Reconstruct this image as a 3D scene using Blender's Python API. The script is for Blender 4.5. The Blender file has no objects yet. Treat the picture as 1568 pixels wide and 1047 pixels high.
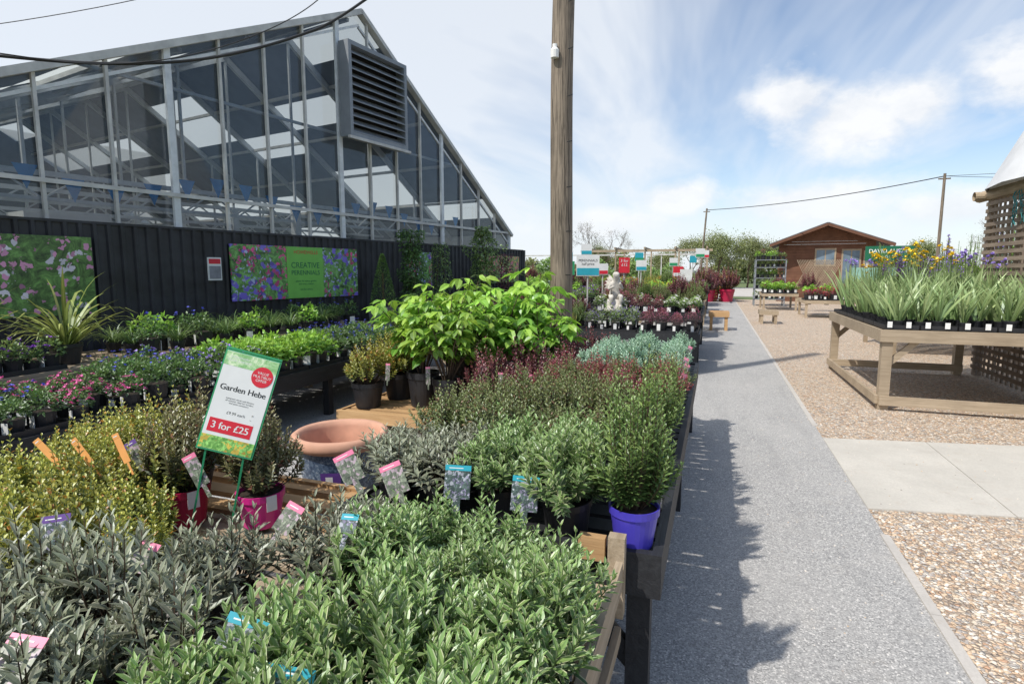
import bpy, math, random
import numpy as np
from mathutils import Vector, Matrix, Euler
random.seed(7)
scene=bpy.context.scene
scene.view_settings.view_transform='Standard'
scene.view_settings.look='None'
scene.view_settings.exposure=0
COL=scene.collection

# ------------------------------------------------------------------ node helpers
class NT:
    def __init__(s,tree): s.t=tree; s.n=tree.nodes; s.l=tree.links
    def node(s,typ,**kw):
        n=s.n.new(typ)
        for k,v in kw.items(): setattr(n,k,v)
        return n
    def m(s,op,a,b=0.0,c=None,clamp=False):
        n=s.n.new('ShaderNodeMath'); n.operation=op; n.use_clamp=clamp
        for i,x in enumerate((a,b,c)):
            if x is None: continue
            if isinstance(x,bpy.types.NodeSocket): s.l.new(x,n.inputs[i])
            else: n.inputs[i].default_value=x
        return n.outputs[0]
    def mix(s,f,a,b,blend='MIX'):
        n=s.n.new('ShaderNodeMixRGB'); n.blend_type=blend
        for i,x in enumerate((f,a,b)):
            if isinstance(x,bpy.types.NodeSocket): s.l.new(x,n.inputs[i])
            elif i==0: n.inputs[0].default_value=x
            else: n.inputs[i].default_value=(x[0],x[1],x[2],1)
        return n.outputs[0]
    def ramp(s,f,stops,interp='LINEAR'):
        n=s.n.new('ShaderNodeValToRGB'); n.color_ramp.interpolation=interp
        cr=n.color_ramp; cr.elements.remove(cr.elements[-1])
        for i,(p,c) in enumerate(stops):
            if i==0: e=cr.elements[0]; e.position=p
            else: e=cr.elements.new(p)
            e.color=(c[0],c[1],c[2],1) if not isinstance(c,(int,float)) else (c,c,c,1)
        s.l.new(f,n.inputs[0]); return n.outputs[0]
    def noise(s,vec,scale,detail=3,rough=.5,dist=0):
        n=s.node('ShaderNodeTexNoise'); n.inputs['Scale'].default_value=scale; n.inputs['Detail'].default_value=detail
        n.inputs['Roughness'].default_value=rough; n.inputs['Distortion'].default_value=dist
        if vec is not None: s.l.new(vec,n.inputs['Vector'])
        return n.outputs['Fac']
    def mapping(s,vec,scale=(1,1,1),rot=(0,0,0),loc=(0,0,0)):
        n=s.node('ShaderNodeMapping'); s.l.new(vec,n.inputs[0])
        n.inputs['Scale'].default_value=scale; n.inputs['Rotation'].default_value=rot; n.inputs['Location'].default_value=loc
        return n.outputs[0]

def newmat(name):
    m=bpy.data.materials.new(name); m.use_nodes=True
    t=NT(m.node_tree); b=m.node_tree.nodes['Principled BSDF']; out=m.node_tree.nodes['Material Output']
    return m,t,b,out
def setc(t,b,sock,x):
    if isinstance(x,bpy.types.NodeSocket): t.l.new(x,b.inputs[sock])
    elif isinstance(x,(int,float)): b.inputs[sock].default_value=x
    else: b.inputs[sock].default_value=(x[0],x[1],x[2],1)
def bump(t,b,h,strength=.4,dist=.01):
    n=t.node('ShaderNodeBump'); n.inputs['Strength'].default_value=strength; n.inputs['Distance'].default_value=dist
    t.l.new(h,n.inputs['Height']); t.l.new(n.outputs[0],b.inputs['Normal'])

def plain(name,c,rough=.5,var=.15,scale=8,metal=0,bmp=0):
    m,t,b,o=newmat(name)
    tc=t.node('ShaderNodeTexCoord').outputs['Object']
    f=t.noise(tc,scale,3,.6)
    lo=[x*(1-var*1.5) for x in c]; hi=[min(1,x*(1+var)) for x in c]
    setc(t,b,'Base Color',t.ramp(f,[(.3,lo),(.7,hi)]))
    b.inputs['Roughness'].default_value=rough; b.inputs['Metallic'].default_value=metal
    if bmp: bump(t,b,t.noise(tc,scale*6,4),bmp,.005)
    return m
def wood(name,c1,c2,axis='Y',rough=.8,grey=None):
    m,t,b,o=newmat(name)
    tc=t.node('ShaderNodeTexCoord').outputs['Object']
    sc={'Y':(14,1,14),'X':(1,14,14),'Z':(14,14,.8)}[axis]
    v=t.mapping(tc,sc)
    f=t.noise(v,3,6,.65,.4)
    isl=t.node('ShaderNodeNewGeometry').outputs['Random Per Island']
    col=t.ramp(f,[(.3,c1),(.7,c2)])
    big=t.noise(tc,2.5,3)
    col=t.mix(t.m('MULTIPLY',isl,.45),col,[x*.55 for x in c1])
    col=t.mix(t.ramp(big,[(.45,0),(.7,.5)]),col,[x*.6 for x in (grey or c1)])
    if axis=='Z':
        ck=t.noise(t.mapping(tc,(34,34,.9)),2,4,.6); col=t.mix(t.ramp(ck,[(.52,0),(.60,.85)]),col,(.05,.038,.028))
    setc(t,b,'Base Color',col); b.inputs['Roughness'].default_value=rough
    bump(t,b,f,.6,.006)
    return m

def leafmat(name,dark,light,edge=None,rough=.4,trans=.28,hv=.4,edgew=.55,old=None,gain=1.5):
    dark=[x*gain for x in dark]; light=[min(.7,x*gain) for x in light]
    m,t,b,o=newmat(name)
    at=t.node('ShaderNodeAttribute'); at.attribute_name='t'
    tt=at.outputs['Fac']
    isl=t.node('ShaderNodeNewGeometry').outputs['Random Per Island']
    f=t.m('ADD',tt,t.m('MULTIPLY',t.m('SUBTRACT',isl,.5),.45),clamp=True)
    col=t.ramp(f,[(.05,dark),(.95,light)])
    if old is not None:
        col=t.mix(t.m('GREATER_THAN',isl,.94),col,old)
    uv=t.node('ShaderNodeTexCoord').outputs['UV']
    sx=t.node('ShaderNodeSeparateXYZ'); t.l.new(uv,sx.inputs[0])
    e=t.m('MULTIPLY',t.m('ABSOLUTE',t.m('SUBTRACT',sx.outputs[0],.5)),2)
    if edge is not None:
        col=t.mix(t.ramp(e,[(edgew-.08,0),(edgew+.08,.9)]),col,edge)
    else:
        col=t.mix(t.ramp(e,[(0,.35),(.15,0)]),col,[min(1,x*1.5) for x in light])
    r2=t.m('FRACT',t.m('MULTIPLY',isl,17.3))
    oi=t.node('ShaderNodeObjectInfo').outputs['Random']   # plant to plant variation
    h=t.node('ShaderNodeHueSaturation'); t.l.new(col,h.inputs['Color'])
    t.l.new(t.m('ADD',t.m('ADD',1-hv/2-.1,t.m('MULTIPLY',r2,hv)),t.m('MULTIPLY',oi,.2)),h.inputs['Value'])
    t.l.new(t.m('ADD',t.m('ADD',.482,t.m('MULTIPLY',t.m('FRACT',t.m('MULTIPLY',isl,41.7)),.024)),t.m('MULTIPLY',oi,.014)),h.inputs['Hue'])
    c=h.outputs[0]
    m.node_tree.nodes.remove(b)
    df=t.node('ShaderNodeBsdfDiffuse'); t.l.new(c,df.inputs[0])
    tr=t.node('ShaderNodeBsdfTranslucent'); t.l.new(c,tr.inputs[0])
    gs=t.node('ShaderNodeBsdfGlossy'); gs.inputs['Roughness'].default_value=rough; gs.inputs[0].default_value=(.9,.95,1,1)
    mx=t.node('ShaderNodeMixShader'); mx.inputs[0].default_value=trans
    t.l.new(df.outputs[0],mx.inputs[1]); t.l.new(tr.outputs[0],mx.inputs[2])
    m2=t.node('ShaderNodeMixShader'); m2.inputs[0].default_value=.05
    t.l.new(mx.outputs[0],m2.inputs[1]); t.l.new(gs.outputs[0],m2.inputs[2]); t.l.new(m2.outputs[0],o.inputs[0])
    return m

# ------------------------------------------------------------------ mesh builder
class MB:
    def __init__(s): s.V=[];s.T=[];s.Q=[];s.UV=[];s.t=[];s.TM=[];s.QM=[];s.n=0;s.mats=[]
    def mi(s,mat):
        if mat not in s.mats: s.mats.append(mat)
        return s.mats.index(mat)
    def add(s,V,tris=None,quads=None,mat=None,uv=None,t=0.5):
        V=np.asarray(V,float).reshape(-1,3); k=len(V); mi=s.mi(mat)
        s.V.append(V); s.UV.append(np.full((k,2),.5) if uv is None else np.asarray(uv,float))
        s.t.append(np.full(k,t) if np.isscalar(t) else np.asarray(t,float))
        if tris is not None and len(tris):
            a=np.asarray(tris,int).reshape(-1,3)+s.n; s.T.append(a); s.TM.append(np.full(len(a),mi))
        if quads is not None and len(quads):
            a=np.asarray(quads,int).reshape(-1,4)+s.n; s.Q.append(a); s.QM.append(np.full(len(a),mi))
        s.n+=k
    def box(s,x0,x1,y0,y1,z0,z1,mat,M=None):
        V=np.array([[x,y,z] for z in (z0,z1) for y in (y0,y1) for x in (x0,x1)],float)
        if M is not None: V=V@np.array(M.to_3x3()).T+np.array(M.translation)
        s.add(V,quads=[[0,2,3,1],[4,5,7,6],[0,1,5,4],[2,6,7,3],[0,4,6,2],[1,3,7,5]],mat=mat,t=random.random())
    def beam(s,p,q,w,h,mat):
        p=Vector(p);q=Vector(q);d=q-p;L=d.length
        M=Matrix.Translation((p+q)/2)@d.to_track_quat('X','Z').to_matrix().to_4x4()
        s.box(-L/2,L/2,-w/2,w/2,-h/2,h/2,mat,M)
    def lathe(s,prof,seg,mat,c=(0,0,0),t=.5):
        V=[];n=len(prof)
        for r,z in prof:
            for i in range(seg):
                a=2*math.pi*i/seg; V.append((c[0]+r*math.cos(a),c[1]+r*math.sin(a),c[2]+z))
        Q=[]
        for j in range(n-1):
            for i in range(seg):
                k=(i+1)%seg; Q.append([j*seg+i,j*seg+k,(j+1)*seg+k,(j+1)*seg+i])
        s.add(V,quads=Q,mat=mat,t=t)
    def tube(s,pts,r,mat,sides=4,t=.5):
        pts=np.asarray(pts,float); n=len(pts); r=np.broadcast_to(r,(n,))
        T=np.gradient(pts,axis=0); T/=np.linalg.norm(T,axis=1)[:,None]+1e-9
        ref=np.array([0,0,1.]) if abs(T[0][2])<.9 else np.array([1.,0,0])
        U=np.cross(T,ref); U/=np.linalg.norm(U,axis=1)[:,None]+1e-9; W=np.cross(T,U)
        V=[]
        for i in range(n):
            for k in range(sides):
                a=2*math.pi*k/sides; V.append(pts[i]+r[i]*(math.cos(a)*U[i]+math.sin(a)*W[i]))
        Q=[[i*sides+k,i*sides+(k+1)%sides,(i+1)*sides+(k+1)%sides,(i+1)*sides+k] for i in range(n-1) for k in range(sides)]
        s.add(V,quads=Q,mat=mat,t=t)
    def leaves(s,P,A,N,L,W,mat,t,curl=.2,fold=.25,kind='full'):
        P=np.asarray(P,float);n=len(P)
        if n==0: return
        A=A/(np.linalg.norm(A,axis=1)[:,None]+1e-9)
        S=np.cross(A,N); S/=np.linalg.norm(S,axis=1)[:,None]+1e-9; N=np.cross(S,A)
        L=np.broadcast_to(L,(n,));W=np.broadcast_to(W,(n,));t=np.broadcast_to(t,(n,))
        if kind=='full':
            tp=np.array([[0,0],[.32,-.9],[.32,0],[.32,.9],[.68,-.85],[.68,0],[.68,.85],[1,0]])
            tr=[[0,1,2],[0,2,3],[4,7,5],[5,7,6]]; qd=[[1,4,5,2],[2,5,6,3]]
        elif kind=='flat':
            tp=np.array([[0,0],[.45,-1],[.45,0],[.45,1],[1,0]]); tr=[[0,1,2],[0,2,3],[1,4,2],[2,4,3]]; qd=None
        else:
            tp=np.array([[0,0],[.5,-1],[1,0],[.5,1]]); tr=None; qd=[[0,1,2,3]]
        a=tp[:,0];w=tp[:,1];k=len(tp)
        V=(P[:,None]+A[:,None]*(a[None,:]*L[:,None])[...,None]+S[:,None]*(w[None,:]*W[:,None]/2)[...,None]
           +N[:,None]*(fold*np.abs(w)[None,:]*W[:,None]/2-curl*(a**2)[None,:]*L[:,None])[...,None])
        off=(np.arange(n)*k)[:,None,None]
        uv=np.stack([w*.5+.5,a],1)
        s.add(V.reshape(-1,3),tris=None if tr is None else (np.array(tr)[None]+off).reshape(-1,3),
              quads=None if qd is None else (np.array(qd)[None]+off).reshape(-1,4),mat=mat,uv=np.tile(uv,(n,1)),t=np.repeat(t,k))
    def mesh(s,name,smooth=False):
        me=bpy.data.meshes.new(name)
        V=np.concatenate(s.V); UV=np.concatenate(s.UV); tt=np.concatenate(s.t)
        T=np.concatenate(s.T) if s.T else np.zeros((0,3),int); Q=np.concatenate(s.Q) if s.Q else np.zeros((0,4),int)
        loops=np.concatenate([T.ravel(),Q.ravel()]); nt,nq=len(T),len(Q)
        me.vertices.add(len(V)); me.vertices.foreach_set('co',V.ravel().astype(np.float32))
        me.loops.add(len(loops)); me.loops.foreach_set('vertex_index',loops.astype(np.int32))
        me.polygons.add(nt+nq)
        st=np.concatenate([np.arange(nt)*3,nt*3+np.arange(nq)*4]); me.polygons.foreach_set('loop_start',st.astype(np.int32))
        mi=np.concatenate(s.TM+s.QM) if (s.TM or s.QM) else np.zeros(0)
        me.polygons.foreach_set('material_index',mi.astype(np.int32))
        me.polygons.foreach_set('use_smooth',np.full(nt+nq,bool(smooth)))
        for m in s.mats: me.materials.append(m)
        u=me.uv_layers.new(name='UVMap'); u.data.foreach_set('uv',UV[loops].ravel().astype(np.float32))
        a=me.attributes.new('t','FLOAT','POINT'); a.data.foreach_set('value',tt.astype(np.float32))
        me.update(calc_edges=True); me.validate(); return me
    def obj(s,name,parent=None,loc=(0,0,0),rot=(0,0,0),smooth=False):
        o=bpy.data.objects.new(name,s.mesh(name,smooth)); COL.objects.link(o); o.location=loc; o.rotation_euler=rot
        if parent: o.parent=parent
        return o
def empty(name,loc=(0,0,0),rot=(0,0,0)):
    o=bpy.data.objects.new(name,None); COL.objects.link(o); o.location=loc; o.rotation_euler=rot; return o
def place(me,name,loc,rz=None,sc=1.0,tilt=0,zs=1.0):
    o=bpy.data.objects.new(name,me); COL.objects.link(o); o.location=loc
    o.rotation_euler=(random.uniform(-tilt,tilt),random.uniform(-tilt,tilt),random.uniform(0,6.28) if rz is None else rz)
    o.scale=(sc,sc,sc*zs*random.uniform(.92,1.08)); return o
def text(parent,body,size,loc,mat,rot=(math.pi/2,0,0),align='CENTER',name='lettering',bold=0):
    c=bpy.data.curves.new(name,'FONT'); c.body=body; c.size=size; c.align_x=align; c.align_y='CENTER'; c.offset=bold
    o=bpy.data.objects.new(name,c); COL.objects.link(o); o.location=loc; o.rotation_euler=rot; o.parent=parent; c.materials.append(mat); return o

# ------------------------------------------------------------------ materials
def mk_gravel():
    m,t,b,o=newmat('gravel')
    tc=t.node('ShaderNodeTexCoord').outputs['Object']
    wv=t.node('ShaderNodeTexNoise'); wv.inputs['Scale'].default_value=30; t.l.new(tc,wv.inputs[0])
    vec=t.mix(.012,tc,wv.outputs['Color'],'ADD')
    v1=t.node('ShaderNodeTexVoronoi'); v1.inputs['Scale'].default_value=46; t.l.new(vec,v1.inputs['Vector'])
    v2=t.node('ShaderNodeTexVoronoi'); v2.feature='DISTANCE_TO_EDGE'; v2.inputs['Scale'].default_value=46; t.l.new(vec,v2.inputs['Vector'])
    sp=t.node('ShaderNodeSeparateColor'); t.l.new(v1.outputs['Color'],sp.inputs[0])
    col=t.ramp(sp.outputs[0],[(0,(.34,.26,.20)),(.15,(.62,.42,.27)),(.36,(.72,.55,.39)),(.6,(.78,.66,.52)),(.78,(.50,.46,.42)),(.88,(.84,.78,.69)),(.96,(.60,.34,.20))],'CONSTANT')
    big=t.noise(tc,1.3,4); col=t.mix(t.ramp(big,[(.35,.0),(.7,.30)]),col,(.74,.61,.48))
    gap=t.ramp(v2.outputs['Distance'],[(0,.38),(.10,1)])
    col=t.mix(1,col,gap,'MULTIPLY')
    setc(t,b,'Base Color',col); b.inputs['Roughness'].default_value=.75
    h=t.m('MULTIPLY',t.ramp(v2.outputs['Distance'],[(0,0),(.35,1)]),t.m('ADD',.5,sp.outputs[1]))
    bump(t,b,h,.9,.010)
    return m
def mk_asphalt():
    m,t,b,o=newmat('asphalt')
    tc=t.node('ShaderNodeTexCoord').outputs['Object']
    v1=t.node('ShaderNodeTexVoronoi'); v1.inputs['Scale'].default_value=150; t.l.new(tc,v1.inputs['Vector'])
    sp=t.node('ShaderNodeSeparateColor'); t.l.new(v1.outputs['Color'],sp.inputs[0])
    col=t.ramp(sp.outputs[0],[(0,(.19,.187,.183)),(.5,(.36,.35,.34)),(.85,(.45,.44,.42)),(1,(.72,.69,.65))])
    big=t.noise(tc,.9,5,.6); col=t.mix(t.ramp(big,[(.35,0),(.7,.5)]),col,(.46,.44,.415))
    st=t.noise(t.mapping(tc,(3,.4,1)),2,4); col=t.mix(t.ramp(st,[(.52,0),(.75,.35)]),col,(.24,.235,.23))
    sm_=t.noise(tc,5,5,.7); col=t.mix(t.ramp(sm_,[(.55,0),(.75,.25)]),col,(.54,.49,.42))
    setc(t,b,'Base Color',col); b.inputs['Roughness'].default_value=.85
    bump(t,b,sp.outputs[1],.5,.004)
    return m
def mk_concrete(name='concrete',c=(.64,.60,.53)):
    m,t,b,o=newmat(name)
    tc=t.node('ShaderNodeTexCoord').outputs['Object']
    f=t.noise(tc,1.6,8,.7); g=t.noise(tc,70,4,.7)
    col=t.ramp(f,[(.3,[x*.75 for x in c]),(.7,c)])
    isl=t.node('ShaderNodeNewGeometry').outputs['Random Per Island']
    col=t.mix(t.m('MULTIPLY',isl,.2),col,[x*.7 for x in c])
    col=t.mix(t.ramp(g,[(.35,.35),(.6,0)]),col,[x*.6 for x in c])
    st=t.noise(tc,6,6,.75); col=t.mix(t.ramp(st,[(.56,0),(.7,.3)]),col,(.42,.34,.26))
    setc(t,b,'Base Color',col); b.inputs['Roughness'].default_value=.85
    bump(t,b,g,.3,.003); return m
def mk_grassfield():
    m,t,b,o=newmat('field_grass')
    tc=t.node('ShaderNodeTexCoord').outputs['Object']
    setc(t,b,'Base Color',t.ramp(t.noise(tc,.3,8,.7),[(.3,(.08,.12,.04)),(.7,(.17,.21,.08))])); b.inputs['Roughness'].default_value=.9
    return m
gravel=mk_gravel(); asphalt=mk_asphalt(); concrete=mk_concrete(); kerbm=mk_concrete('kerb_concrete',(.60,.56,.51)); field=mk_grassfield()
black_plastic=plain('black_plastic',(.022,.022,.025),.45)
black_wood=wood('black_painted_wood',(.016,.016,.019),(.034,.036,.040),'Y',.6)
tan_wood=wood('weathered_wood',(.34,.26,.17),(.58,.47,.34),'Y')
tan_woodx=wood('weathered_wood_x',(.36,.28,.19),(.58,.47,.34),'X')
fresh_wood=wood('pallet_wood',(.50,.29,.13),(.68,.44,.22),'X')
pole_wood=wood('pole_wood',(.17,.135,.10),(.42,.34,.26),'Z')
brown_wood=wood('trellis_wood',(.19,.14,.10),(.38,.30,.23),'Y')
shed_wood=wood('shed_wood',(.15,.065,.035),(.23,.105,.06),'X')
soil=plain('compost',(.035,.024,.016),.95,.4,40,bmp=.6)
steel=plain('white_steel',(.68,.70,.71),.4,.1)
alu=plain('aluminium_frame',(.56,.55,.52),.45,.15,4)
darkgrey=plain('louvre_grey',(.24,.26,.285),.45,.1,4)
white=plain('white_card',(.80,.80,.78),.5,.04)
redm=plain('red_print',(.68,.02,.04),.5,.05)
greenm=plain('green_print',(.03,.32,.13),.5,.05)
lime=plain('lime_print',(.20,.55,.09),.5,.05)
blackm=plain('black_print',(.02,.02,.02),.5,.05)
darkgreen=plain('sign_green',(.01,.14,.07),.5,.05)
orange=plain('orange_label',(.85,.38,.10),.5,.1)
terracotta=plain('terracotta',(.62,.34,.23),.75,.15,5,bmp=.2)
rubber=plain('cable_black',(.015,.015,.016),.5)
stone=plain('statue_stone',(.60,.56,.50),.8,.2,12,bmp=.3)
def mk_glaze():
    m,t,b,o=newmat('blue_glaze'); tc=t.node('ShaderNodeTexCoord').outputs['Object']
    f=t.noise(tc,45,6,.8); setc(t,b,'Base Color',t.ramp(f,[(.42,(.035,.06,.12)),(.55,(.12,.18,.27)),(.66,(.5,.52,.55))])); b.inputs['Roughness'].default_value=.35; return m
glaze=mk_glaze()
stem_brown=plain('stem_brown',(.08,.05,.03),.8); stem_green=plain('stem_green',(.14,.20,.07),.7)
def picture(name,bg1,bg2,spots,scale=14,regt=.46):
    m,t,b,o=newmat(name); tc=t.node('ShaderNodeTexCoord').outputs['Object']
    f=t.noise(tc,scale*1.2,8,.75,1.0); col=t.ramp(f,[(.35,bg1),(.5,bg2),(.66,[min(1,x*2.6) for x in bg2])])
    wn=t.node('ShaderNodeTexNoise'); wn.inputs['Scale'].default_value=scale*2.2; wn.inputs['Detail'].default_value=4; t.l.new(tc,wn.inputs[0])
    for i,(c,th) in enumerate(spots):
        vec=t.mix(.9/scale,t.mapping(tc,loc=(i*3.3,i*7.1,i*1.7)),wn.outputs['Color'],'ADD')
        v=t.node('ShaderNodeTexVoronoi'); v.inputs['Scale'].default_value=scale*(1.5+.6*i); t.l.new(vec,v.inputs['Vector'])
        reg=t.noise(t.mapping(tc,loc=(i*11.,3,i*5.)),scale*.22,2)
        mk=t.m('MULTIPLY',t.m('LESS_THAN',v.outputs['Distance'],th),t.m('GREATER_THAN',reg,regt))
        sp=t.node('ShaderNodeSeparateColor'); t.l.new(v.outputs['Color'],sp.inputs[0])
        mk=t.m('MULTIPLY',mk,t.m('GREATER_THAN',sp.outputs[0],.25))
        col=t.mix(mk,col,t.mix(sp.outputs[1],c,[x*.4 for x in c]))
    setc(t,b,'Base Color',col); b.inputs['Roughness'].default_value=.35; return m
pic_a=picture('poster_photo_green',(.012,.03,.01),(.08,.17,.04),[((.80,.74,.82),.36),((.78,.34,.55),.34)],5.5)
pic_b=picture('poster_photo_mixed',(.012,.05,.015),(.12,.28,.07),[((.22,.16,.70),.46),((.90,.10,.35),.42),((.55,.60,.88),.34)],6)
pic_c=picture('poster_photo_pink',(.04,.08,.03),(.16,.26,.08),[((.8,.2,.3),.5),((.8,.5,.1),.4)],8)
pic_l=picture('label_photo',(.02,.03,.035),(.07,.10,.09),[((.62,.64,.72),.42),((.35,.32,.48),.38)],45)
pic_p=picture('label_photo_pink',(.05,.06,.04),(.15,.17,.12),[((.65,.5,.56),.45)],45)
teal=plain('label_teal',(.03,.38,.48),.4,.05); pinkl=plain('label_pink',(.85,.22,.36),.4,.05); purplel=plain('label_purple',(.12,.05,.26),.4,.05)
pot_mats={'black':black_plastic,'blue':plain('pot_blue',(.07,.055,.48),.35,.05),'red':plain('pot_crimson',(.42,.015,.06),.35,.05),
 'magenta':plain('pot_magenta',(.70,.03,.27),.35,.05),'grey':plain('pot_grey',(.14,.16,.17),.5)}

L={}
L['varieg']=leafmat('leaf_variegated',(.045,.085,.03),(.19,.29,.085),edge=(.66,.68,.42),edgew=.66,trans=.28)
L['grey']=leafmat('leaf_greygreen',(.06,.062,.045),(.24,.26,.17),edge=(.50,.49,.38),edgew=.70)
L['silver']=leafmat('leaf_silver',(.10,.18,.13),(.30,.42,.30))
L['yellow']=leafmat('leaf_yellowgreen',(.07,.10,.02),(.36,.35,.07),old=(.6,.28,.06))
L['olive']=leafmat('leaf_olive',(.04,.065,.022),(.19,.22,.08),old=(.32,.18,.11))
L['olive2']=leafmat('leaf_olive_brown',(.045,.06,.022),(.22,.20,.09),old=(.36,.16,.11))
L['green']=leafmat('leaf_green',(.04,.08,.022),(.20,.28,.085))
L['crimson']=leafmat('leaf_crimson',(.06,.045,.03),(.30,.065,.075),hv=.5,old=(.20,.24,.08))
L['burg']=leafmat('leaf_burgundy',(.04,.025,.025),(.22,.07,.08),hv=.5,old=(.16,.2,.06))
L['bright']=leafmat('leaf_bright',(.05,.14,.015),(.28,.44,.06),trans=.4)
L['iris']=leafmat('leaf_iris',(.11,.17,.06),(.33,.41,.19),trans=.3)
L['phor']=leafmat('leaf_strappy',(.06,.09,.015),(.33,.36,.10),trans=.3)
L['dark']=leafmat('leaf_dark',(.025,.05,.016),(.11,.19,.05))
L['hedge']=leafmat('leaf_spring_tree',(.06,.08,.025),(.20,.22,.08))
L['twig']=leafmat('leaf_bare',(.10,.08,.05),(.20,.18,.09))
F={}
for k,c in dict(purple=(.30,.08,.55),pink=(.80,.16,.42),white=(.85,.85,.82),yellow=(.90,.68,.04),blue=(.12,.13,.62),orange=(.85,.28,.04),red=(.65,.02,.05),lilac=(.45,.34,.75)).items():
    F[k]=plain('petal_'+k,c,.6,.1)

# ------------------------------------------------------------------ plant meshes
def pot(mb,r,h,mat,top=None,z=0,soilm=True):
    mb.lathe([(r*.72,z),(r*.74,z+.004),(r*.93,z+h*.8),(r*.99,z+h*.82),(r*1.0,z+h),(r*.94,z+h),(r*.9,z+h*.9)],28,mat)
    if soilm: mb.lathe([(r*.9,z+h*.9),(.0005,z+h*.93)],22,soil)
def blossom(mb,c,mat,s,r,n=7):
    d=r.normal(size=(n,3)); d[:,2]=np.abs(d[:,2]); d/=np.linalg.norm(d,axis=1)[:,None]
    mb.leaves(np.tile(c,(n,1)),d,np.tile([0,0,1.],(n,1))+d*.3,s*1.3,s*1.1,mat,.5,kind='quad')
def hebe(name,leaf,seed,R=.17,H=.27,n=64,ll=.030,lw=.010,pairs=11,potmat=black_plastic,pr=.085,ph=.13,kind='full',label=None,thmax=1.35,t0=.38,stem=stem_brown,curl=.12,alo=1.15,ahi=.5):
    r=np.random.default_rng(seed); mb=MB(); pot(mb,pr,ph,potmat)
    P=[];A=[];N=[];LL=[];TT=[]
    lump=r.uniform(.76,1.2,8); lh=r.uniform(.82,1.14,8)
    for i in range(n):
        az=r.uniform(0,2*math.pi); th=thmax*math.sqrt(r.uniform(0.002,1))
        li=int(az/(2*math.pi)*8)%8; lf=lump[li]
        ex=R*lf*math.sin(th)*r.uniform(.75,1.1); ez=ph+.02+H*lh[li]*(math.cos(th*.92))*r.uniform(.66,1.18)
        E=np.array([ex*math.cos(az),ex*math.sin(az),ez]); B=np.array([E[0]*.2,E[1]*.2,ph*.9])
        C=np.array([E[0]*.85,E[1]*.85,ph+(ez-ph)*.35])
        ts=np.linspace(t0,1,pairs)
        pt=((1-ts)**2)[:,None]*B+(2*ts*(1-ts))[:,None]*C+(ts**2)[:,None]*E
        tg=(2*(1-ts))[:,None]*(C-B)+(2*ts)[:,None]*(E-C); tg/=np.linalg.norm(tg,axis=1)[:,None]+1e-9
        s5=np.linspace(0,1,5); sp=((1-s5)**2)[:,None]*B+(2*s5*(1-s5))[:,None]*C+(s5**2)[:,None]*E
        mb.tube(sp,[.0028,.0026,.0022,.0018,.001],stem,3)
        a0=r.uniform(0,6.28)
        ref=np.array([.3,.2,.93]) if abs(tg[0][2])<.8 else np.array([1.,0,0])
        U=np.cross(tg,ref);U/=np.linalg.norm(U,axis=1)[:,None];W=np.cross(tg,U)
        for s in (0,1):
            ph_=a0+np.arange(pairs)*math.pi/2+s*math.pi+r.uniform(-.25,.25,pairs)
            rad=np.cos(ph_)[:,None]*U+np.sin(ph_)[:,None]*W
            al=alo+(ahi-alo)*((ts-t0)/(1-t0))+r.uniform(-.15,.15,pairs)
            P.append(pt);A.append(tg*np.cos(al)[:,None]+rad*np.sin(al)[:,None]);N.append(tg*np.sin(al)[:,None]-rad*np.cos(al)[:,None])
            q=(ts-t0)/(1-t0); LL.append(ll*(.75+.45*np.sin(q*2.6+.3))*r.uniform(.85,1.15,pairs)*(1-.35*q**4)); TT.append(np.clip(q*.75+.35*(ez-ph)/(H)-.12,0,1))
    LLc=np.concatenate(LL)
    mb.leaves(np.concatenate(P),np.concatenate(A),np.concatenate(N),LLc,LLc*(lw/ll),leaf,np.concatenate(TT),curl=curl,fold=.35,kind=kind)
    if label is not None:
        x=pr*.8
        mb.box(x-.001,x+.001,-.022,.022,ph-.085,ph-.02,white,Matrix.Translation((pr*.22,0,.02)))
    return mb.mesh(name)
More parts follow.
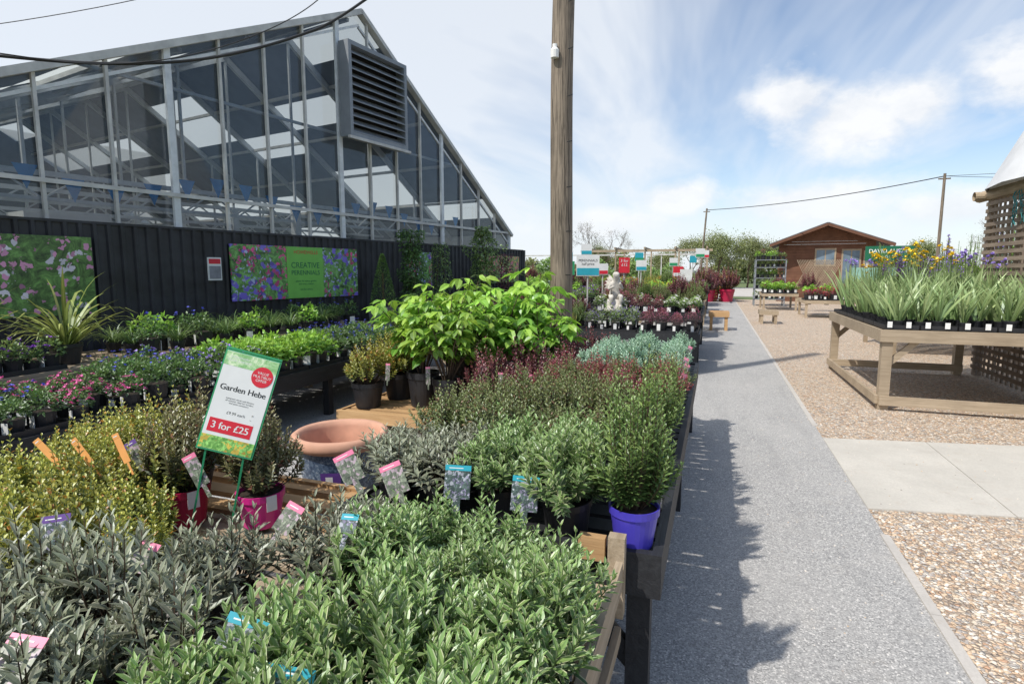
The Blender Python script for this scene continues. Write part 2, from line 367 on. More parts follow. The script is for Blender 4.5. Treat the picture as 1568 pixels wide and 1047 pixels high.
def blades(name,leaf,seed,n=40,L=.5,w=.012,spread=.9,droop=.5,potmat=black_plastic,pr=.1,ph=.15,stiff=False,flower=None,base=.5,nseg=6,fh=1.0,nfl=4):
    r=np.random.default_rng(seed); mb=MB()
    pot(mb,pr,ph,potmat)
    for i in range(n):
        az=r.uniform(0,6.28); th=spread*math.sqrt(r.uniform(0,1)); l=L*r.uniform(.5,1.1); ww=w*r.uniform(.7,1.2)
        p=np.array([math.cos(az)*pr*base*r.uniform(0,1),math.sin(az)*pr*base*r.uniform(0,1),ph*.92]); pts=[p.copy()]
        ang=th; dd=droop*r.uniform(.3,1.4)
        for k in range(nseg):
            d=np.array([math.sin(ang)*math.cos(az),math.sin(ang)*math.sin(az),math.cos(ang)]); p=p+d*l/nseg; pts.append(p.copy()); ang+=dd*(k+1)/nseg*.6
        tw=r.uniform(-.6,.6); sd=np.array([-math.sin(az+tw),math.cos(az+tw),0])
        if stiff: a2=r.uniform(0,6.28); sd=np.array([math.cos(a2),math.sin(a2),0])
        V=[];uv=[];Q=[];tt=[]
        for k,pp in enumerate(pts):
            q=k/nseg; wk=ww*(.8+.5*math.sin(q*2.2))*(1-q**3)+.0005
            V+=[pp-sd*wk/2,pp+sd*wk/2]; uv+=[(.2,q),(.8,q)]; tt+=[q*.8+.1]*2
            if k<nseg: Q.append([2*k,2*k+1,2*k+3,2*k+2])
        mb.add(V,quads=Q,mat=leaf,uv=uv,t=np.array(tt)*r.uniform(.6,1.1))
    if flower is not None:
        for i in range(nfl):
            c=np.array([r.uniform(-.07,.07),r.uniform(-.07,.07),ph+L*fh*r.uniform(.85,1.1)])
            mb.tube([(0,0,ph),(c[0]*.6,c[1]*.6,(ph+c[2])/2),tuple(c)],.004,stem_green,3)
            blossom(mb,c,flower,.034,r,10)
    return mb.mesh(name)
def mound(name,leaf,seed,R=.07,H=.10,n=170,ll=.022,lw=.014,potmat=black_plastic,pr=.05,ph=.09,flower=None,nf=12,fs=.012,label=True,spike=0):
    r=np.random.default_rng(seed); mb=MB()
    mb.lathe([(pr*.75,0),(pr,ph),(pr*.9,ph)],10,potmat); mb.lathe([(pr*.9,ph),(.001,ph)],10,soil)
    d=r.normal(size=(n,3)); d[:,2]=np.abs(d[:,2]); d/=np.linalg.norm(d,axis=1)[:,None]; rr=r.uniform(.35,1.1,n)[:,None]**.5
    P=d*rr*np.array([R,R,H])+[0,0,ph]; A=d+r.normal(size=(n,3))*.5; N=np.array([0,0,1.])+r.normal(size=(n,3))*.4
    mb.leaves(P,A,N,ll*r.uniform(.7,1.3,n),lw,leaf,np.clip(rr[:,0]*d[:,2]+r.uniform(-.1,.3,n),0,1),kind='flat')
    if flower is not None:
        d=r.normal(size=(nf,3)); d[:,2]=np.abs(d[:,2])+.3; d/=np.linalg.norm(d,axis=1)[:,None]
        for q in d:
            c=q*np.array([R,R,H])*1.08+[0,0,ph+spike*r.uniform(.3,1)]; blossom(mb,c,flower,fs,r,6)
            if spike: mb.tube([c*[.5,.5,1]-[0,0,spike],c],.0015,stem_green,3)
    if label:
        mb.box(pr*.98,pr*.98+.002,-.022,.022,ph*.2,ph*.85,white)
    return mb.mesh(name)
def bigshrub(name,leaf,seed,H=1.0,R=.5,n=16,ll=.15,lw=.075,pr=.17,ph=.36,potmat=black_plastic,nl=9):
    r=np.random.default_rng(seed); mb=MB(); pot(mb,pr,ph,potmat)
    P=[];A=[];N=[];LL=[];TT=[]
    for i in range(n):
        az=r.uniform(0,6.28); th=1.15*math.sqrt(r.uniform(0,1)); E=np.array([R*math.sin(th)*math.cos(az),R*math.sin(th)*math.sin(az),ph+(H-ph)*math.cos(th*.8)*r.uniform(.7,1)])
        B=np.array([E[0]*.1,E[1]*.1,ph*.9]);C=np.array([E[0]*.4,E[1]*.4,ph+(E[2]-ph)*.6])
        s=np.linspace(0,1,7); sp=((1-s)**2)[:,None]*B+(2*s*(1-s))[:,None]*C+(s**2)[:,None]*E
        mb.tube(sp,np.linspace(.008,.004,7),stem_brown,5)
        for j in range(nl):
            q=.35+.65*j/(nl-1); b=((1-q)**2)*B+2*q*(1-q)*C+q*q*E; a2=j*2.4+r.uniform(-.4,.4)
            out=np.array([math.cos(a2),math.sin(a2),r.uniform(.1,.7)]); out/=np.linalg.norm(out); pl=r.uniform(.06,.14)
            tip=b+out*pl; mb.tube([b,(b+tip)/2+[0,0,.01],tip],.0022,stem_green,3)
            for k in range(3):
                aa=a2+(k-1)*.85+r.uniform(-.15,.15); dr=np.array([math.cos(aa),math.sin(aa),r.uniform(-.6,.1)])
                P.append(tip);A.append(dr);N.append([r.normal()*.3,r.normal()*.3,1]);LL.append(ll*r.uniform(.6,1.1)*(1 if k==1 else .85));TT.append(min(1,max(0,(tip[2]-ph)/(H-ph)*.7+r.uniform(0,.35))))
    LL=np.array(LL)
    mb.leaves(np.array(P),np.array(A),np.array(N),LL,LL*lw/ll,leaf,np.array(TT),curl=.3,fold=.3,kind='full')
    return mb.mesh(name)

HB={}
def var(key,cnt,**kw):
    HB[key]=[hebe('%s_plant'%key,seed=sum(map(ord,key))*7+i,**kw) for i in range(cnt)]
var('varieg',4,leaf=L['varieg'],R=.165,H=.25,n=62,ll=.041,lw=.0135,pairs=9,stem=stem_green,t0=.35)
var('grey',3,leaf=L['grey'],R=.18,H=.23,n=56,ll=.046,lw=.0118,pairs=8,alo=1.2,ahi=.45,curl=.15)
var('yellow',2,leaf=L['yellow'],R=.17,H=.24,n=80,ll=.022,lw=.013,pairs=11,stem=stem_green)
var('olive',3,leaf=L['olive'],R=.175,H=.24,n=76,ll=.025,lw=.0115,pairs=11,t0=.3)
var('olive2',2,leaf=L['olive2'],R=.18,H=.34,n=76,ll=.025,lw=.012,pairs=13,t0=.3)
var('green',3,leaf=L['green'],R=.165,H=.34,n=76,ll=.029,lw=.012,pairs=14,t0=.25)
var('crimson',2,leaf=L['crimson'],R=.16,H=.19,n=62,ll=.024,lw=.013,pairs=9,kind='flat')
var('silver',2,leaf=L['silver'],R=.16,H=.18,n=60,ll=.034,lw=.016,pairs=8,kind='flat',stem=stem_green)
var('burg',2,leaf=L['burg'],R=.24,H=.38,n=60,ll=.040,lw=.021,pairs=10,pr=.12,ph=.2,kind='flat')
green_bluepot=hebe('hebe_in_blue_pot',L['green'],901,R=.165,H=.43,n=90,ll=.030,lw=.012,pairs=17,t0=.2,potmat=pot_mats['blue'],pr=.088,ph=.15)
olive_red=hebe('hebe_in_red_pot',L['olive2'],902,R=.18,H=.35,n=75,ll=.026,lw=.012,pairs=14,potmat=pot_mats['red'],pr=.10,ph=.15,label=1)
olive_mag=hebe('hebe_in_magenta_pot',L['olive2'],903,R=.16,H=.34,n=70,ll=.026,lw=.012,pairs=14,potmat=pot_mats['magenta'],pr=.10,ph=.15,label=1)

def grid(x0,x1,y0,y1,sx,sy,j=.03):
    nx=max(1,int(round((x1-x0)/sx))); ny=max(1,int(round((y1-y0)/sy)))
    for i in range(nx):
        for k in range(ny):
            yield (x0+(i+.5)*(x1-x0)/nx+random.uniform(-j,j), y0+(k+.5)*(y1-y0)/ny+random.uniform(-j,j))

# ------------------------------------------------------------------ ground
def sheet(name,poly,z,mat):
    me=bpy.data.meshes.new(name); me.from_pydata([(x,y,z) for x,y in poly],[],[list(range(len(poly)))]); me.materials.append(mat)
    o=bpy.data.objects.new(name,me); COL.objects.link(o); return o
sheet('ground',[(-600,-300),(600,-300),(600,900),(-600,900)],-.012,field)
sheet('gravel',[(1.0,-6),(14,-6),(14,36),(1.0,36)],-.004,gravel)
sheet('asphalt_path',[(-9,-6),(1.07,-6),(1.07,40),(-9,40)],0,asphalt)
sheet('concrete_yard',[(-12,40.02),(20,40.02),(20,62),(-12,62)],-.002,kerbm)
mb=MB()
y=-5
while y<36:
    L_=.9
    if not (y+L_>4.4 and y<6.3): mb.box(1.045,1.095,y+.002,y+L_-.002,-.03,.006,kerbm)
    y+=L_
mb.obj('kerb_edging')
mb=MB()
def slabq(pts,z):
    mb.add([(x,y,-.03) for x,y in pts]+[(x,y,z) for x,y in pts],quads=[[4,5,6,7],[0,1,5,4],[1,2,6,5],[2,3,7,6],[3,0,4,7]],mat=concrete)
for i,(a,b) in enumerate([(1.07,1.98),(1.986,3.6),(3.606,6.0),(6.006,9)]):
    f=lambda x:4.42+(x-1.07)*.19
    g=lambda x:6.22+(x-1.07)*.19
    slabq([(a,f(a)),(b,f(b)),(b,g(b)),(a,g(a))],.006+.001*(i%2))
mb.obj('concrete_slab_path')

mb=MB(); r=np.random.default_rng(5)
peb=[plain('pebble_tan',(.66,.50,.35),.7),plain('pebble_grey',(.42,.38,.35),.7),plain('pebble_pale',(.78,.71,.62),.7)]
def pebble(x,y,s,z=0):
    a=r.uniform(0,6.28); q=[]
    for zz,rr in ((0,.8),(.35,1.),(.8,.55)):
        for k in range(5): q.append((x+s*rr*math.cos(a+k*1.257)*r.uniform(.8,1.2),y+s*rr*math.sin(a+k*1.257)*.75,z+zz*s))
    Q=[[j*5+k,j*5+(k+1)%5,(j+1)*5+(k+1)%5,(j+1)*5+k] for j in range(2) for k in range(5)]
    mb.add(q,tris=[[10,11,12],[10,12,13],[10,13,14]],quads=Q,mat=peb[int(r.integers(3))])
for i in range(5000):
    x=1.11+r.uniform()**1.2*2.2; y=1.6+r.uniform()**1.3*2.75+ (x-1.07)*.19
    if y<4.42+(x-1.07)*.19: pebble(x,y,r.uniform(.006,.012),-.006)
for i in range(700):
    x=1.12+r.uniform()*3; y=6.3+r.uniform()*1.6+(x-1.07)*.19; pebble(x,y,r.uniform(.006,.011),-.006)
for i in range(110):
    pebble(r.uniform(.4,1.04),r.uniform(1.8,7),r.uniform(.003,.006),0)
for i in range(90):
    x=r.uniform(1.1,3.5); pebble(x,r.uniform(4.45,6.15)+(x-1.07)*.19,r.uniform(.003,.007),.007)
mb.obj('loose_stones')

# ------------------------------------------------------------------ fence + greenhouse
ROTF=math.atan2(.984,.178); A0=(-7.12,3.94,0)
mb=MB()
fm=plain('black_fence_paint',(.024,.025,.031),.5,.4,3)
s=-6.0; per=.15
while s<11.4:
    mb.add([(s,0,0),(s+.085,0,0),(s+.10,-.028,0),(s+.135,-.028,0),(s+.15,0,0),(s,0,2.2),(s+.085,0,2.2),(s+.10,-.028,2.2),(s+.135,-.028,2.2),(s+.15,0,2.2)],
           quads=[[0,1,6,5],[1,2,7,6],[2,3,8,7],[3,4,9,8]],mat=fm); s+=per
mb.box(-6,11.4,-.03,.03,2.2,2.23,fm)
mb.box(11.4,11.5,-.04,.06,0,2.22,fm)
mb.obj('black_fence',loc=A0,rot=(0,0,ROTF))

gh=empty('greenhouse',A0,(0,0,ROTF))
gl,t,b,o=newmat('greenhouse_glass')
tr=t.node('ShaderNodeBsdfTransparent'); tr.inputs[0].default_value=(.60,.66,.74,1)
gg=t.node('ShaderNodeBsdfGlossy'); gg.inputs['Roughness'].default_value=.03; gg.inputs[0].default_value=(.9,.95,1,1)
df=t.node('ShaderNodeBsdfDiffuse'); df.inputs[0].default_value=(.42,.48,.56,1)
fr=t.node('ShaderNodeFresnel'); fr.inputs[0].default_value=1.5
m1=t.node('ShaderNodeMixShader'); t.l.new(fr.outputs[0],m1.inputs[0]); t.l.new(tr.outputs[0],m1.inputs[1]); t.l.new(gg.outputs[0],m1.inputs[2])
m2=t.node('ShaderNodeMixShader'); tc=t.node('ShaderNodeTexCoord').outputs['Object']
t.l.new(t.ramp(t.noise(tc,.8,4),[(.3,.05),(.8,.18)]),m2.inputs[0]); t.l.new(m1.outputs[0],m2.inputs[1]); t.l.new(df.outputs[0],m2.inputs[2]); t.l.new(m2.outputs[0],o.inputs[0])
roofm=plain('roof_panel',(.15,.18,.23),.5,.15,2)
trans_m,t,b,o=newmat('translucent_panel')
tr=t.node('ShaderNodeBsdfTranslucent'); tr.inputs[0].default_value=(.85,.80,.66,1)
tp=t.node('ShaderNodeBsdfTransparent'); tp.inputs[0].default_value=(.9,.86,.76,1); mx=t.node('ShaderNodeMixShader'); mx.inputs[0].default_value=.45
t.l.new(tr.outputs[0],mx.inputs[1]); t.l.new(tp.outputs[0],mx.inputs[2]); t.l.new(mx.outputs[0],o.inputs[0])
Lp=(-4.2,1.62); Pk=(5.45,6.26); Rp=(10.83,2.62); D0=.12; DEP=16
def rz(s):
    return Lp[1]+(s-Lp[0])*(Pk[1]-Lp[1])/(Pk[0]-Lp[0]) if s<Pk[0] else Pk[1]+(s-Pk[0])*(Rp[1]-Pk[1])/(Rp[0]-Pk[0])
mb=MB(); 
s=-4.0; r=np.random.default_rng(3); sp=.74
xs=[]
while s<10.83: xs.append(s); s+=sp
xs.append(10.83)
for a,b_ in zip(xs[:-1],xs[1:]):
    cuts=[a]+([Pk[0]] if a<Pk[0]<b_ else [])+[b_]
    for c,d in zip(cuts[:-1],cuts[1:]):
        zb=[1.6,2.66,4.05,9]
        for z0,z1 in zip(zb[:-1],zb[1:]):
            if min(rz(c),rz(d))<=z0: 
                continue
            e=r.uniform(-.005,.005); f=r.uniform(-.005,.005)
            za,zb_=min(z1,rz(c)),min(z1,rz(d))
            if z1<9 and max(rz(c),rz(d))>z1 and min(rz(c),rz(d))<z1: za,zb_=rz(c),rz(d)
            mb.add([(c,D0+e,z0),(d,D0+f,z0),(d,D0-e,zb_),(c,D0-f,za)],quads=[[0,1,2,3]],mat=gl)
mb.obj('glazing',gh)
mb=MB()
for i,s in enumerate(xs):
    w=.036 if i%4 else .085
    mb.box(s-w/2,s+w/2,D0-.06,D0-.01,1.6,rz(s)-.02,alu if i%4 else steel)
mb.box(-4,10.8,D0-.085,D0-.062,2.63,2.68,alu)
for z in (4.05,):
    sa=Lp[0]+(z-Lp[1])*(Pk[0]-Lp[0])/(Pk[1]-Lp[1]); sb=Pk[0]+(z-Pk[1])*(Rp[0]-Pk[0])/(Rp[1]-Pk[1])
    mb.box(sa,sb,D0+.01,D0+.05,z-.02,z+.02,alu)
mb.beam((Lp[0],D0-.05,Lp[1]),(Pk[0],D0-.05,Pk[1]),.14,.09,alu)
mb.beam((Pk[0]-.02,D0-.05,Pk[1]+.01),(Rp[0]+.05,D0-.05,Rp[1]-.03),.14,.07,alu)
mb.beam((Lp[0],D0+.0,Lp[1]-.22),(Pk[0],D0+.0,Pk[1]-.22),.04,.04,steel)
mb.beam((Pk[0],D0+.0,Pk[1]-.25),(Rp[0],D0+.0,Rp[1]-.25),.04,.04,steel)
mb.box(10.80,10.90,D0,DEP,0,2.62,steel)
mb.obj('frame',gh)
mb=MB()
for (p,q,n) in ((Lp,Pk,13),(Pk,Rp,9)):
    for i in range(n):
        for k in range(8):
            a=i/n;b_=(i+1)/n; y0=D0+k*2;y1=y0+2
            P=lambda f,y:(p[0]+(q[0]-p[0])*f,y,p[1]+(q[1]-p[1])*f+.0)
            light=((i%4==2) and k%2==1) or ((i+2*k)%7==0)
            mb.add([P(a,y0),P(b_,y0),P(b_,y1),P(a,y1)],quads=[[0,1,2,3]],mat=trans_m if light else roofm)
mb.obj('roof',gh)
mb=MB()
for y in np.arange(2,16,2.):
    for (p,q) in ((Lp,Pk),(Pk,Rp)):
        mb.beam((p[0],y,p[1]-.1),(q[0],y,q[1]-.1),.07,.12,steel)
    za=3.0; sa=Lp[0]+(za-Lp[1])*(Pk[0]-Lp[0])/(Pk[1]-Lp[1]); sb=10.2
    mb.beam((sa,y,za),(sb,y,za),.05,.07,steel)
    mb.beam((sa,y,za-.35),(sb,y,za-.35),.05,.05,steel)
    q=sa; u=0
    while q<sb-.5:
        mb.beam((q,y,za-(.35 if u else 0)),(q+.5,y,za-(0 if u else .35)),.025,.025,steel); q+=.5; u=1-u
    for q in (1,3.2,5.45,7.6,9.2):
        mb.beam((q,y,za),(q,y,rz(q)-.1),.04,.04,steel)
    for q in (-.2,5.45):
        mb.box(q-.07,q+.07,y-.07,y+.07,0,za,steel)
for q in np.arange(-3,10.5,1.05):
    mb.box(q-.03,q+.03,D0+.2,DEP,rz(q)-.1,rz(q)-.04,alu)
mb.obj('trusses',gh)
mb=MB(); cream=plain('interior_cream',(.46,.42,.34),.7,.2,1); dkin=plain('interior_dark',(.08,.095,.115),.8,.3,1)
mb.box(-4.2,10.8,DEP,DEP+.1,0,6.2,dkin)
mb.box(-4.2,10.8,DEP-.2,DEP-.1,0,2.6,cream)
mb.box(-4.3,-4.2,D0,DEP,0,1.6,dkin)
for i in range(9):
    a=-3.5+i*1.6; mb.box(a,a+1.2,3+(i%3),3.6+(i%3),0,2.35+.2*(i%2),white if i%2 else cream)
mb.obj('interior_displays',gh)
mb=MB(); bl=plain('bunting_blue',(.03,.30,.70),.7)
for i in range(26):
    a=-3+i*.5; z=2.95-.15*math.sin(i*.9)
    mb.add([(a,1.0,z),(a+.26,1.0,z),(a+.13,1.0,z-.3)],tris=[[0,1,2]],mat=bl)
mb.obj('bunting',gh)
mb=MB(); # louvre
a,b_,z0,z1=4.85,6.36,3.98,5.56; y0,y1=-.22,.02
mb.box(a,a+.07,y0,y1,z0,z1,darkgrey); mb.box(b_-.07,b_,y0,y1,z0,z1,darkgrey); mb.box(a+.07,b_-.07,y0,y1,z1-.07,z1,darkgrey); mb.box(a+.07,b_-.07,y0,y1,z0,z0+.07,darkgrey)
mb.box(a+.07,b_-.07,y1-.03,y1,z0+.07,z1-.07,blackm)
for i in range(11):
    z=z0+.14+i*.13
    mb.add([(a+.07,y0+.01,z-.055),(b_-.07,y0+.01,z-.055),(b_-.07,y0+.15,z+.06),(a+.07,y0+.15,z+.06)],quads=[[0,1,2,3]],mat=darkgrey)
    mb.box(a+.07,b_-.07,y0+.0,y0+.012,z-.065,z-.05,darkgrey)
mb.box(a-.05,b_+.05,y0-.03,y0+.02,z0-.05,z0-.003,alu)
mb.obj('louvre_vent',gh)

def poster(s0,s1,z0,z1,pic,name='garden_poster'):
    e=empty(name,A0,(0,0,ROTF)); m=MB(); m.box(s0,s1,-.06,-.035,z0,z1,pic); m.obj('panel',e); return e
poster(-1.2,.80,1.15,2.04,pic_a)
e=poster(2.56,5.05,1.21,2.04,pic_b)
m=MB(); m.box(3.52,4.25,-.068,-.061,1.215,2.035,lime); m.obj('green_panel',e)
text(e,'CREATIVE',.13,(3.885,-.071,1.74),darkgreen); text(e,'PERENNIALS',.105,(3.885,-.071,1.62),darkgreen)
text(e,'HOWEWELLS',.08,(3.90,-.071,1.95),redm,name='heading'); text(e,'plants for every garden\nand every season\n\nask for advice',.045,(3.885,-.071,1.42),darkgreen)
poster(6.45,7.25,1.3,2.04,pic_b); poster(9.2,11.1,1.35,2.04,pic_c)
e=empty('notice_board',A0,(0,0,ROTF)); m=MB(); m.box(2.22,2.42,-.05,-.03,1.52,1.84,white); m.box(2.235,2.405,-.054,-.051,1.54,1.72,plain('notice_grey',(.25,.25,.28))); m.box(2.235,2.405,-.054,-.051,1.75,1.82,redm); m.obj('sheet',e)

# ------------------------------------------------------------------ pole + cables
e=empty('utility_pole',(-1.92,7.3,0))
mb=MB(); zz=np.linspace(0,8.6,40)
pts=np.stack([.012*np.sin(zz*1.3),.01*np.cos(zz*2.1),zz],1); mb.tube(pts,.150-.0028*zz,pole_wood,18); mb.obj('trunk',e,smooth=True)
mb=MB(); mb.lathe([(.0,.0),(.05,0),(.055,.09),(.03,.12),(.03,.16),(.0,.16)],12,white,(-.06,-.17,4.25)); mb.beam((-.06,-.12,4.32),(0,0,4.32),.03,.03,blackm)
mb.beam((-.28,-.05,5.45),(-.02,-.05,5.15),.02,.02,blackm); mb.tube([(-.28,-.06,5.5),(-.30,-.06,5.3),(-.27,-.06,5.05)],.022,pole_wood,6)
for z in np.arange(1.6,6,.55): mb.beam((.10,-.13,z),(.17,-.17,z),.012,.012,blackm)
mb.obj('fittings',e)
def cable(pts,r=.012,name='overhead_cable'):
    c=bpy.data.curves.new(name,'CURVE'); c.dimensions='3D'; sp_=c.splines.new('NURBS'); sp_.points.add(len(pts)-1)
    for q,p in zip(sp_.points,pts): q.co=(p[0],p[1],p[2],1)
    sp_.use_endpoint_u=True; sp_.order_u=3; c.bevel_depth=r; c.materials.append(rubber)
    o=bpy.data.objects.new(name,c); COL.objects.link(o)
cable([(-7.6,1.2,3.36),(-5.69,3.28,3.40),(-4.9,4.1,3.52),(-4.37,4.81,3.84),(-3.71,5.68,4.46),(-1.95,7.25,6.8)],.014)
cable([(-7.6,1.2,3.6),(-5.6,3.3,3.38),(-4.9,4.1,3.52),(-4.2,4.9,4.05),(-3.8,5.4,4.65),(-1.95,7.25,7.6)],.005)
cable([(-7.6,3.2,3.75),(-5.6,4.6,4.3),(-3.6,6.0,5.6),(-1.95,7.25,7.9)],.004)

# ------------------------------------------------------------------ tables
def table(name,x0,x1,y0,y1,z,mat,slat=.12,gap=.02,leg=.08,apron=.12,brace=False,lowrail=False):
    mb=MB()
    y=y0+.0
    while y<y1-.03:
        mb.box(x0+.035,x1-.035,y+.037,min(y+slat,y1-.037)-gap/2+.02,z-.028,z-.002,mat); y+=slat+gap
    mb.box(x0,x0+.033,y0+.034,y1-.034,z-apron,z+.012,mat);mb.box(x1-.033,x1,y0+.034,y1-.034,z-apron,z+.012,mat)
    mb.box(x0,x1,y0,y0+.033,z-apron,z+.014,mat);mb.box(x0,x1,y1-.033,y1,z-apron,z+.014,mat)
    ys=[y0+.036,y1-.036-leg] if (y1-y0)<2.2 else list(np.linspace(y0+.036,y1-.036-leg,int((y1-y0)/1.7)+1))
    for y in ys:
        for x in (x0+.036,x1-.036-leg):
            mb.box(x,x+leg,y,y+leg,0,z-.03,mat)
        if brace:
            mb.beam((x1-.07,y+leg/2,z-.45),(x1-.45,y+leg/2,z-.06),.035,.07,mat)
            mb.beam((x0+.07,y+leg/2,z-.45),(x0+.45,y+leg/2,z-.06),.035,.07,mat)
        if lowrail: mb.box(x0+.04,x1-.04,y-.04,y-.002,.06,.17,mat)
    if lowrail:
        mb.box(x0-.002,x0+.034,y0+.04,y1-.04,.07,.17,mat)
    return mb.obj(name)
ZT=.60
table('wooden_plant_bench',-3.0,-.27,-.3,1.78,ZT,tan_wood,apron=.10,gap=.03)
mb=MB()
mb.box(-.268,-.245,-.3,1.76,.62,.715,tan_wood); mb.box(-.30,-.245,1.785,1.83,.50,.78,tan_wood); mb.box(-.40,-.31,1.785,1.82,.69,.77,fresh_wood); mb.box(-.268,-.246,-.3,1.76,.44,.49,tan_wood)
mb.box(-.31,-.27,.9,.94,0,.7,tan_wood)
mb.obj('bench_side_boards')
table('black_plant_table',-1.40,-.13,1.84,6.1,.70,black_wood,brace=True,gap=.01,apron=.14)
table('wooden_plant_bench',-3.0,-1.45,1.82,2.25,ZT,fresh_wood,apron=.10,gap=.03)

def LD(x,y): return .942*x+.3355*y, -.3355*x+.942*y
def cls(x,y):
    if x>-.93-.12*max(0,y-1.2): return 'varieg'
    if x<-1.62-(.9-y)*.35 and y>.62: return 'yellow'
    return 'grey'
pname=dict(varieg='variegated_hebe',grey='grey_leaved_hebe',yellow='golden_hebe',olive='hebe_shrub',olive2='hebe_shrub',green='green_hebe',crimson='crimson_hebe',silver='silver_leaved_plant',burg='burgundy_shrub')
def hp(k,x,y,z,sc=1.0,rz=None,zs=1.0): return place(random.choice(HB[k]),pname[k],(x,y,z),rz,sc,.10,zs)
for x,y in grid(-2.75,-.26,.05,1.72,.255,.255,.03):
    k=cls(x,y); l,d_=LD(x,y)
    if d_>1.38 and -.66<l/d_<-.25: continue       # gap where the coloured pots stand
    if y<.28 and x>-1.0: continue
    if y>1.5 and (x>-.42 or x<-.9) and x>-1.1: continue
    hp(k,x,y,ZT+random.uniform(-.01,.02),random.uniform(.92,1.1),zs=.82 if (y>1.4 and x>-1.1) else (.95 if y>1.1 else 1.08))
for x,y in grid(-2.9,-2.3,1.62,2.15,.25,.25,.03): hp('yellow',x,y,ZT,1.05)
hp('olive2',-2.30,1.95,ZT,1.0); hp('yellow',-2.30,1.55,ZT,1.05)
place(olive_red,'hebe_in_red_pot',(-2.02,1.66,ZT+.02),4.9+1.0,1.0)
place(olive_mag,'hebe_in_magenta_pot',(-1.72,1.76,ZT+.02),5.2+.7,.95)
hp('olive2',-1.95,2.0,ZT,1.0)
for x,y in [(-1.08,1.36),(-1.30,1.18)]: hp('grey',x,y,ZT,1.0,zs=.9)
hp('grey',-1.12,1.62,ZT,.9,zs=.8)
for x,y in grid(-1.38,-.16,1.90,2.35,.26,.25,.02):
    if x>-.40: continue
    l,d_=LD(x,y)
    if l/d_<-.27: continue
    k='grey' if x<-.95 else 'varieg'
    hp(k,x,y,.70,1.0,zs=.78 if k=='grey' else .95)
place(green_bluepot,'hebe_in_blue_pot',(-.235,1.93,.70),.4,1.0)
hp('varieg',-.47,1.95,.70,1.08)
for x,y in grid(-1.38,-.16,2.4,3.3,.26,.26,.03):
    l,d_=LD(x,y)
    if l/d_<-.20: continue
    k='green' if x>-.5 else 'olive'
    hp(k,x,y,.70,random.uniform(.95,1.05),zs=.95 if k=='green' else .95)
for x,y in grid(-1.15,-.16,3.35,4.35,.26,.26,.03):
    l,d_=LD(x,y)
    if l/d_<.06: continue
    hp('crimson' if random.random()<.8 else 'olive',x,y,.70,random.uniform(.92,1.05))
for x,y in grid(-1.1,-.16,4.4,6.05,.27,.27,.03):
    hp('silver',x,y,.70,random.uniform(.9,1.05))

def card(x,y,z,head,pic,yaw=.5,w=.062,h=.105,tilt=-.5,roll=0,name='plant_label'):
    m=MB(); m.box(-w/2,w/2,-.0008,.0008,-h/2,h/2-.020,pic); m.box(-w/2,w/2,-.0012,.0012,h/2-.0195,h/2,head)
    m.box(-w*.35,w*.2,-.0016,-.0013,h/2-.012,h/2-.009,white); m.box(-w*.15,w*.15,-.0006,.0006,-h/2-.05,-h/2-.0005,pic)
    o=m.obj(name); o.matrix_world=Matrix.Translation((x,y,z))@Euler((0,0,yaw)).to_matrix().to_4x4()@Euler((tilt,0,0)).to_matrix().to_4x4()@Euler((0,roll,0)).to_matrix().to_4x4(); return o
card(-.86,1.82,.885,teal,pic_l,.33,w=.095,h=.12,tilt=-.3,roll=.05); card(-.60,1.82,.875,teal,pic_l,.28,w=.095,h=.12,tilt=-.3,roll=.08)
card(-1.30,1.78,.90,pinkl,pic_p,.5,w=.08,h=.12,tilt=-.5,roll=-.45); card(-1.10,1.78,.88,pinkl,pic_p,.4,w=.08,h=.12,tilt=-.5,roll=-.4)
card(-.66,.70,.93,teal,pic_l,.35,w=.085,h=.10,tilt=-.6,roll=.15); card(-.86,.80,.92,teal,pic_l,.5,w=.085,h=.10,tilt=-.7,roll=.35)
card(-1.22,.62,.92,pinkl,pic_p,.6,w=.07,h=.09,tilt=-.9,roll=.3); card(-1.38,1.0,.91,pinkl,pic_p,.6,w=.05,h=.08,tilt=-.9,roll=.4)
card(-1.17,1.30,.92,pinkl,pic_p,.4,w=.055,h=.09,tilt=-.6,roll=.5); card(-1.72,1.0,.92,purplel,pic_l,.5,w=.075,h=.1,tilt=-.5,roll=-.1)
card(-.98,1.33,.92,teal,pic_l,.4,w=.05,h=.06,tilt=-.9,roll=.1)
for i,(x,y,rl) in enumerate([(-2.30,1.34,-.75),(-2.17,1.38,-.65),(-2.08,1.46,-.45)]):
    card(x,y,.99,orange,orange,.5,w=.024,h=.12,tilt=-.3,roll=rl)
card(-.15,2.05,.92,teal,pic_l,1.2,w=.04,h=.13,tilt=-.1,roll=.3)
card(-1.83,1.56,.90,pinkl,pic_p,.5,w=.05,h=.13,tilt=-.3,roll=-.5); card(-2.12,1.55,.93,purplel,pic_p,.5,w=.045,h=.13,tilt=-.4,roll=-.6)
for x,y in [(-.18,3.7),(-.18,4.1),(-.2,4.4),(-.2,5.1)]:
    card(x,y,.95,pinkl,pic_p,.6,w=.04,h=.12,tilt=-.1,roll=.5)

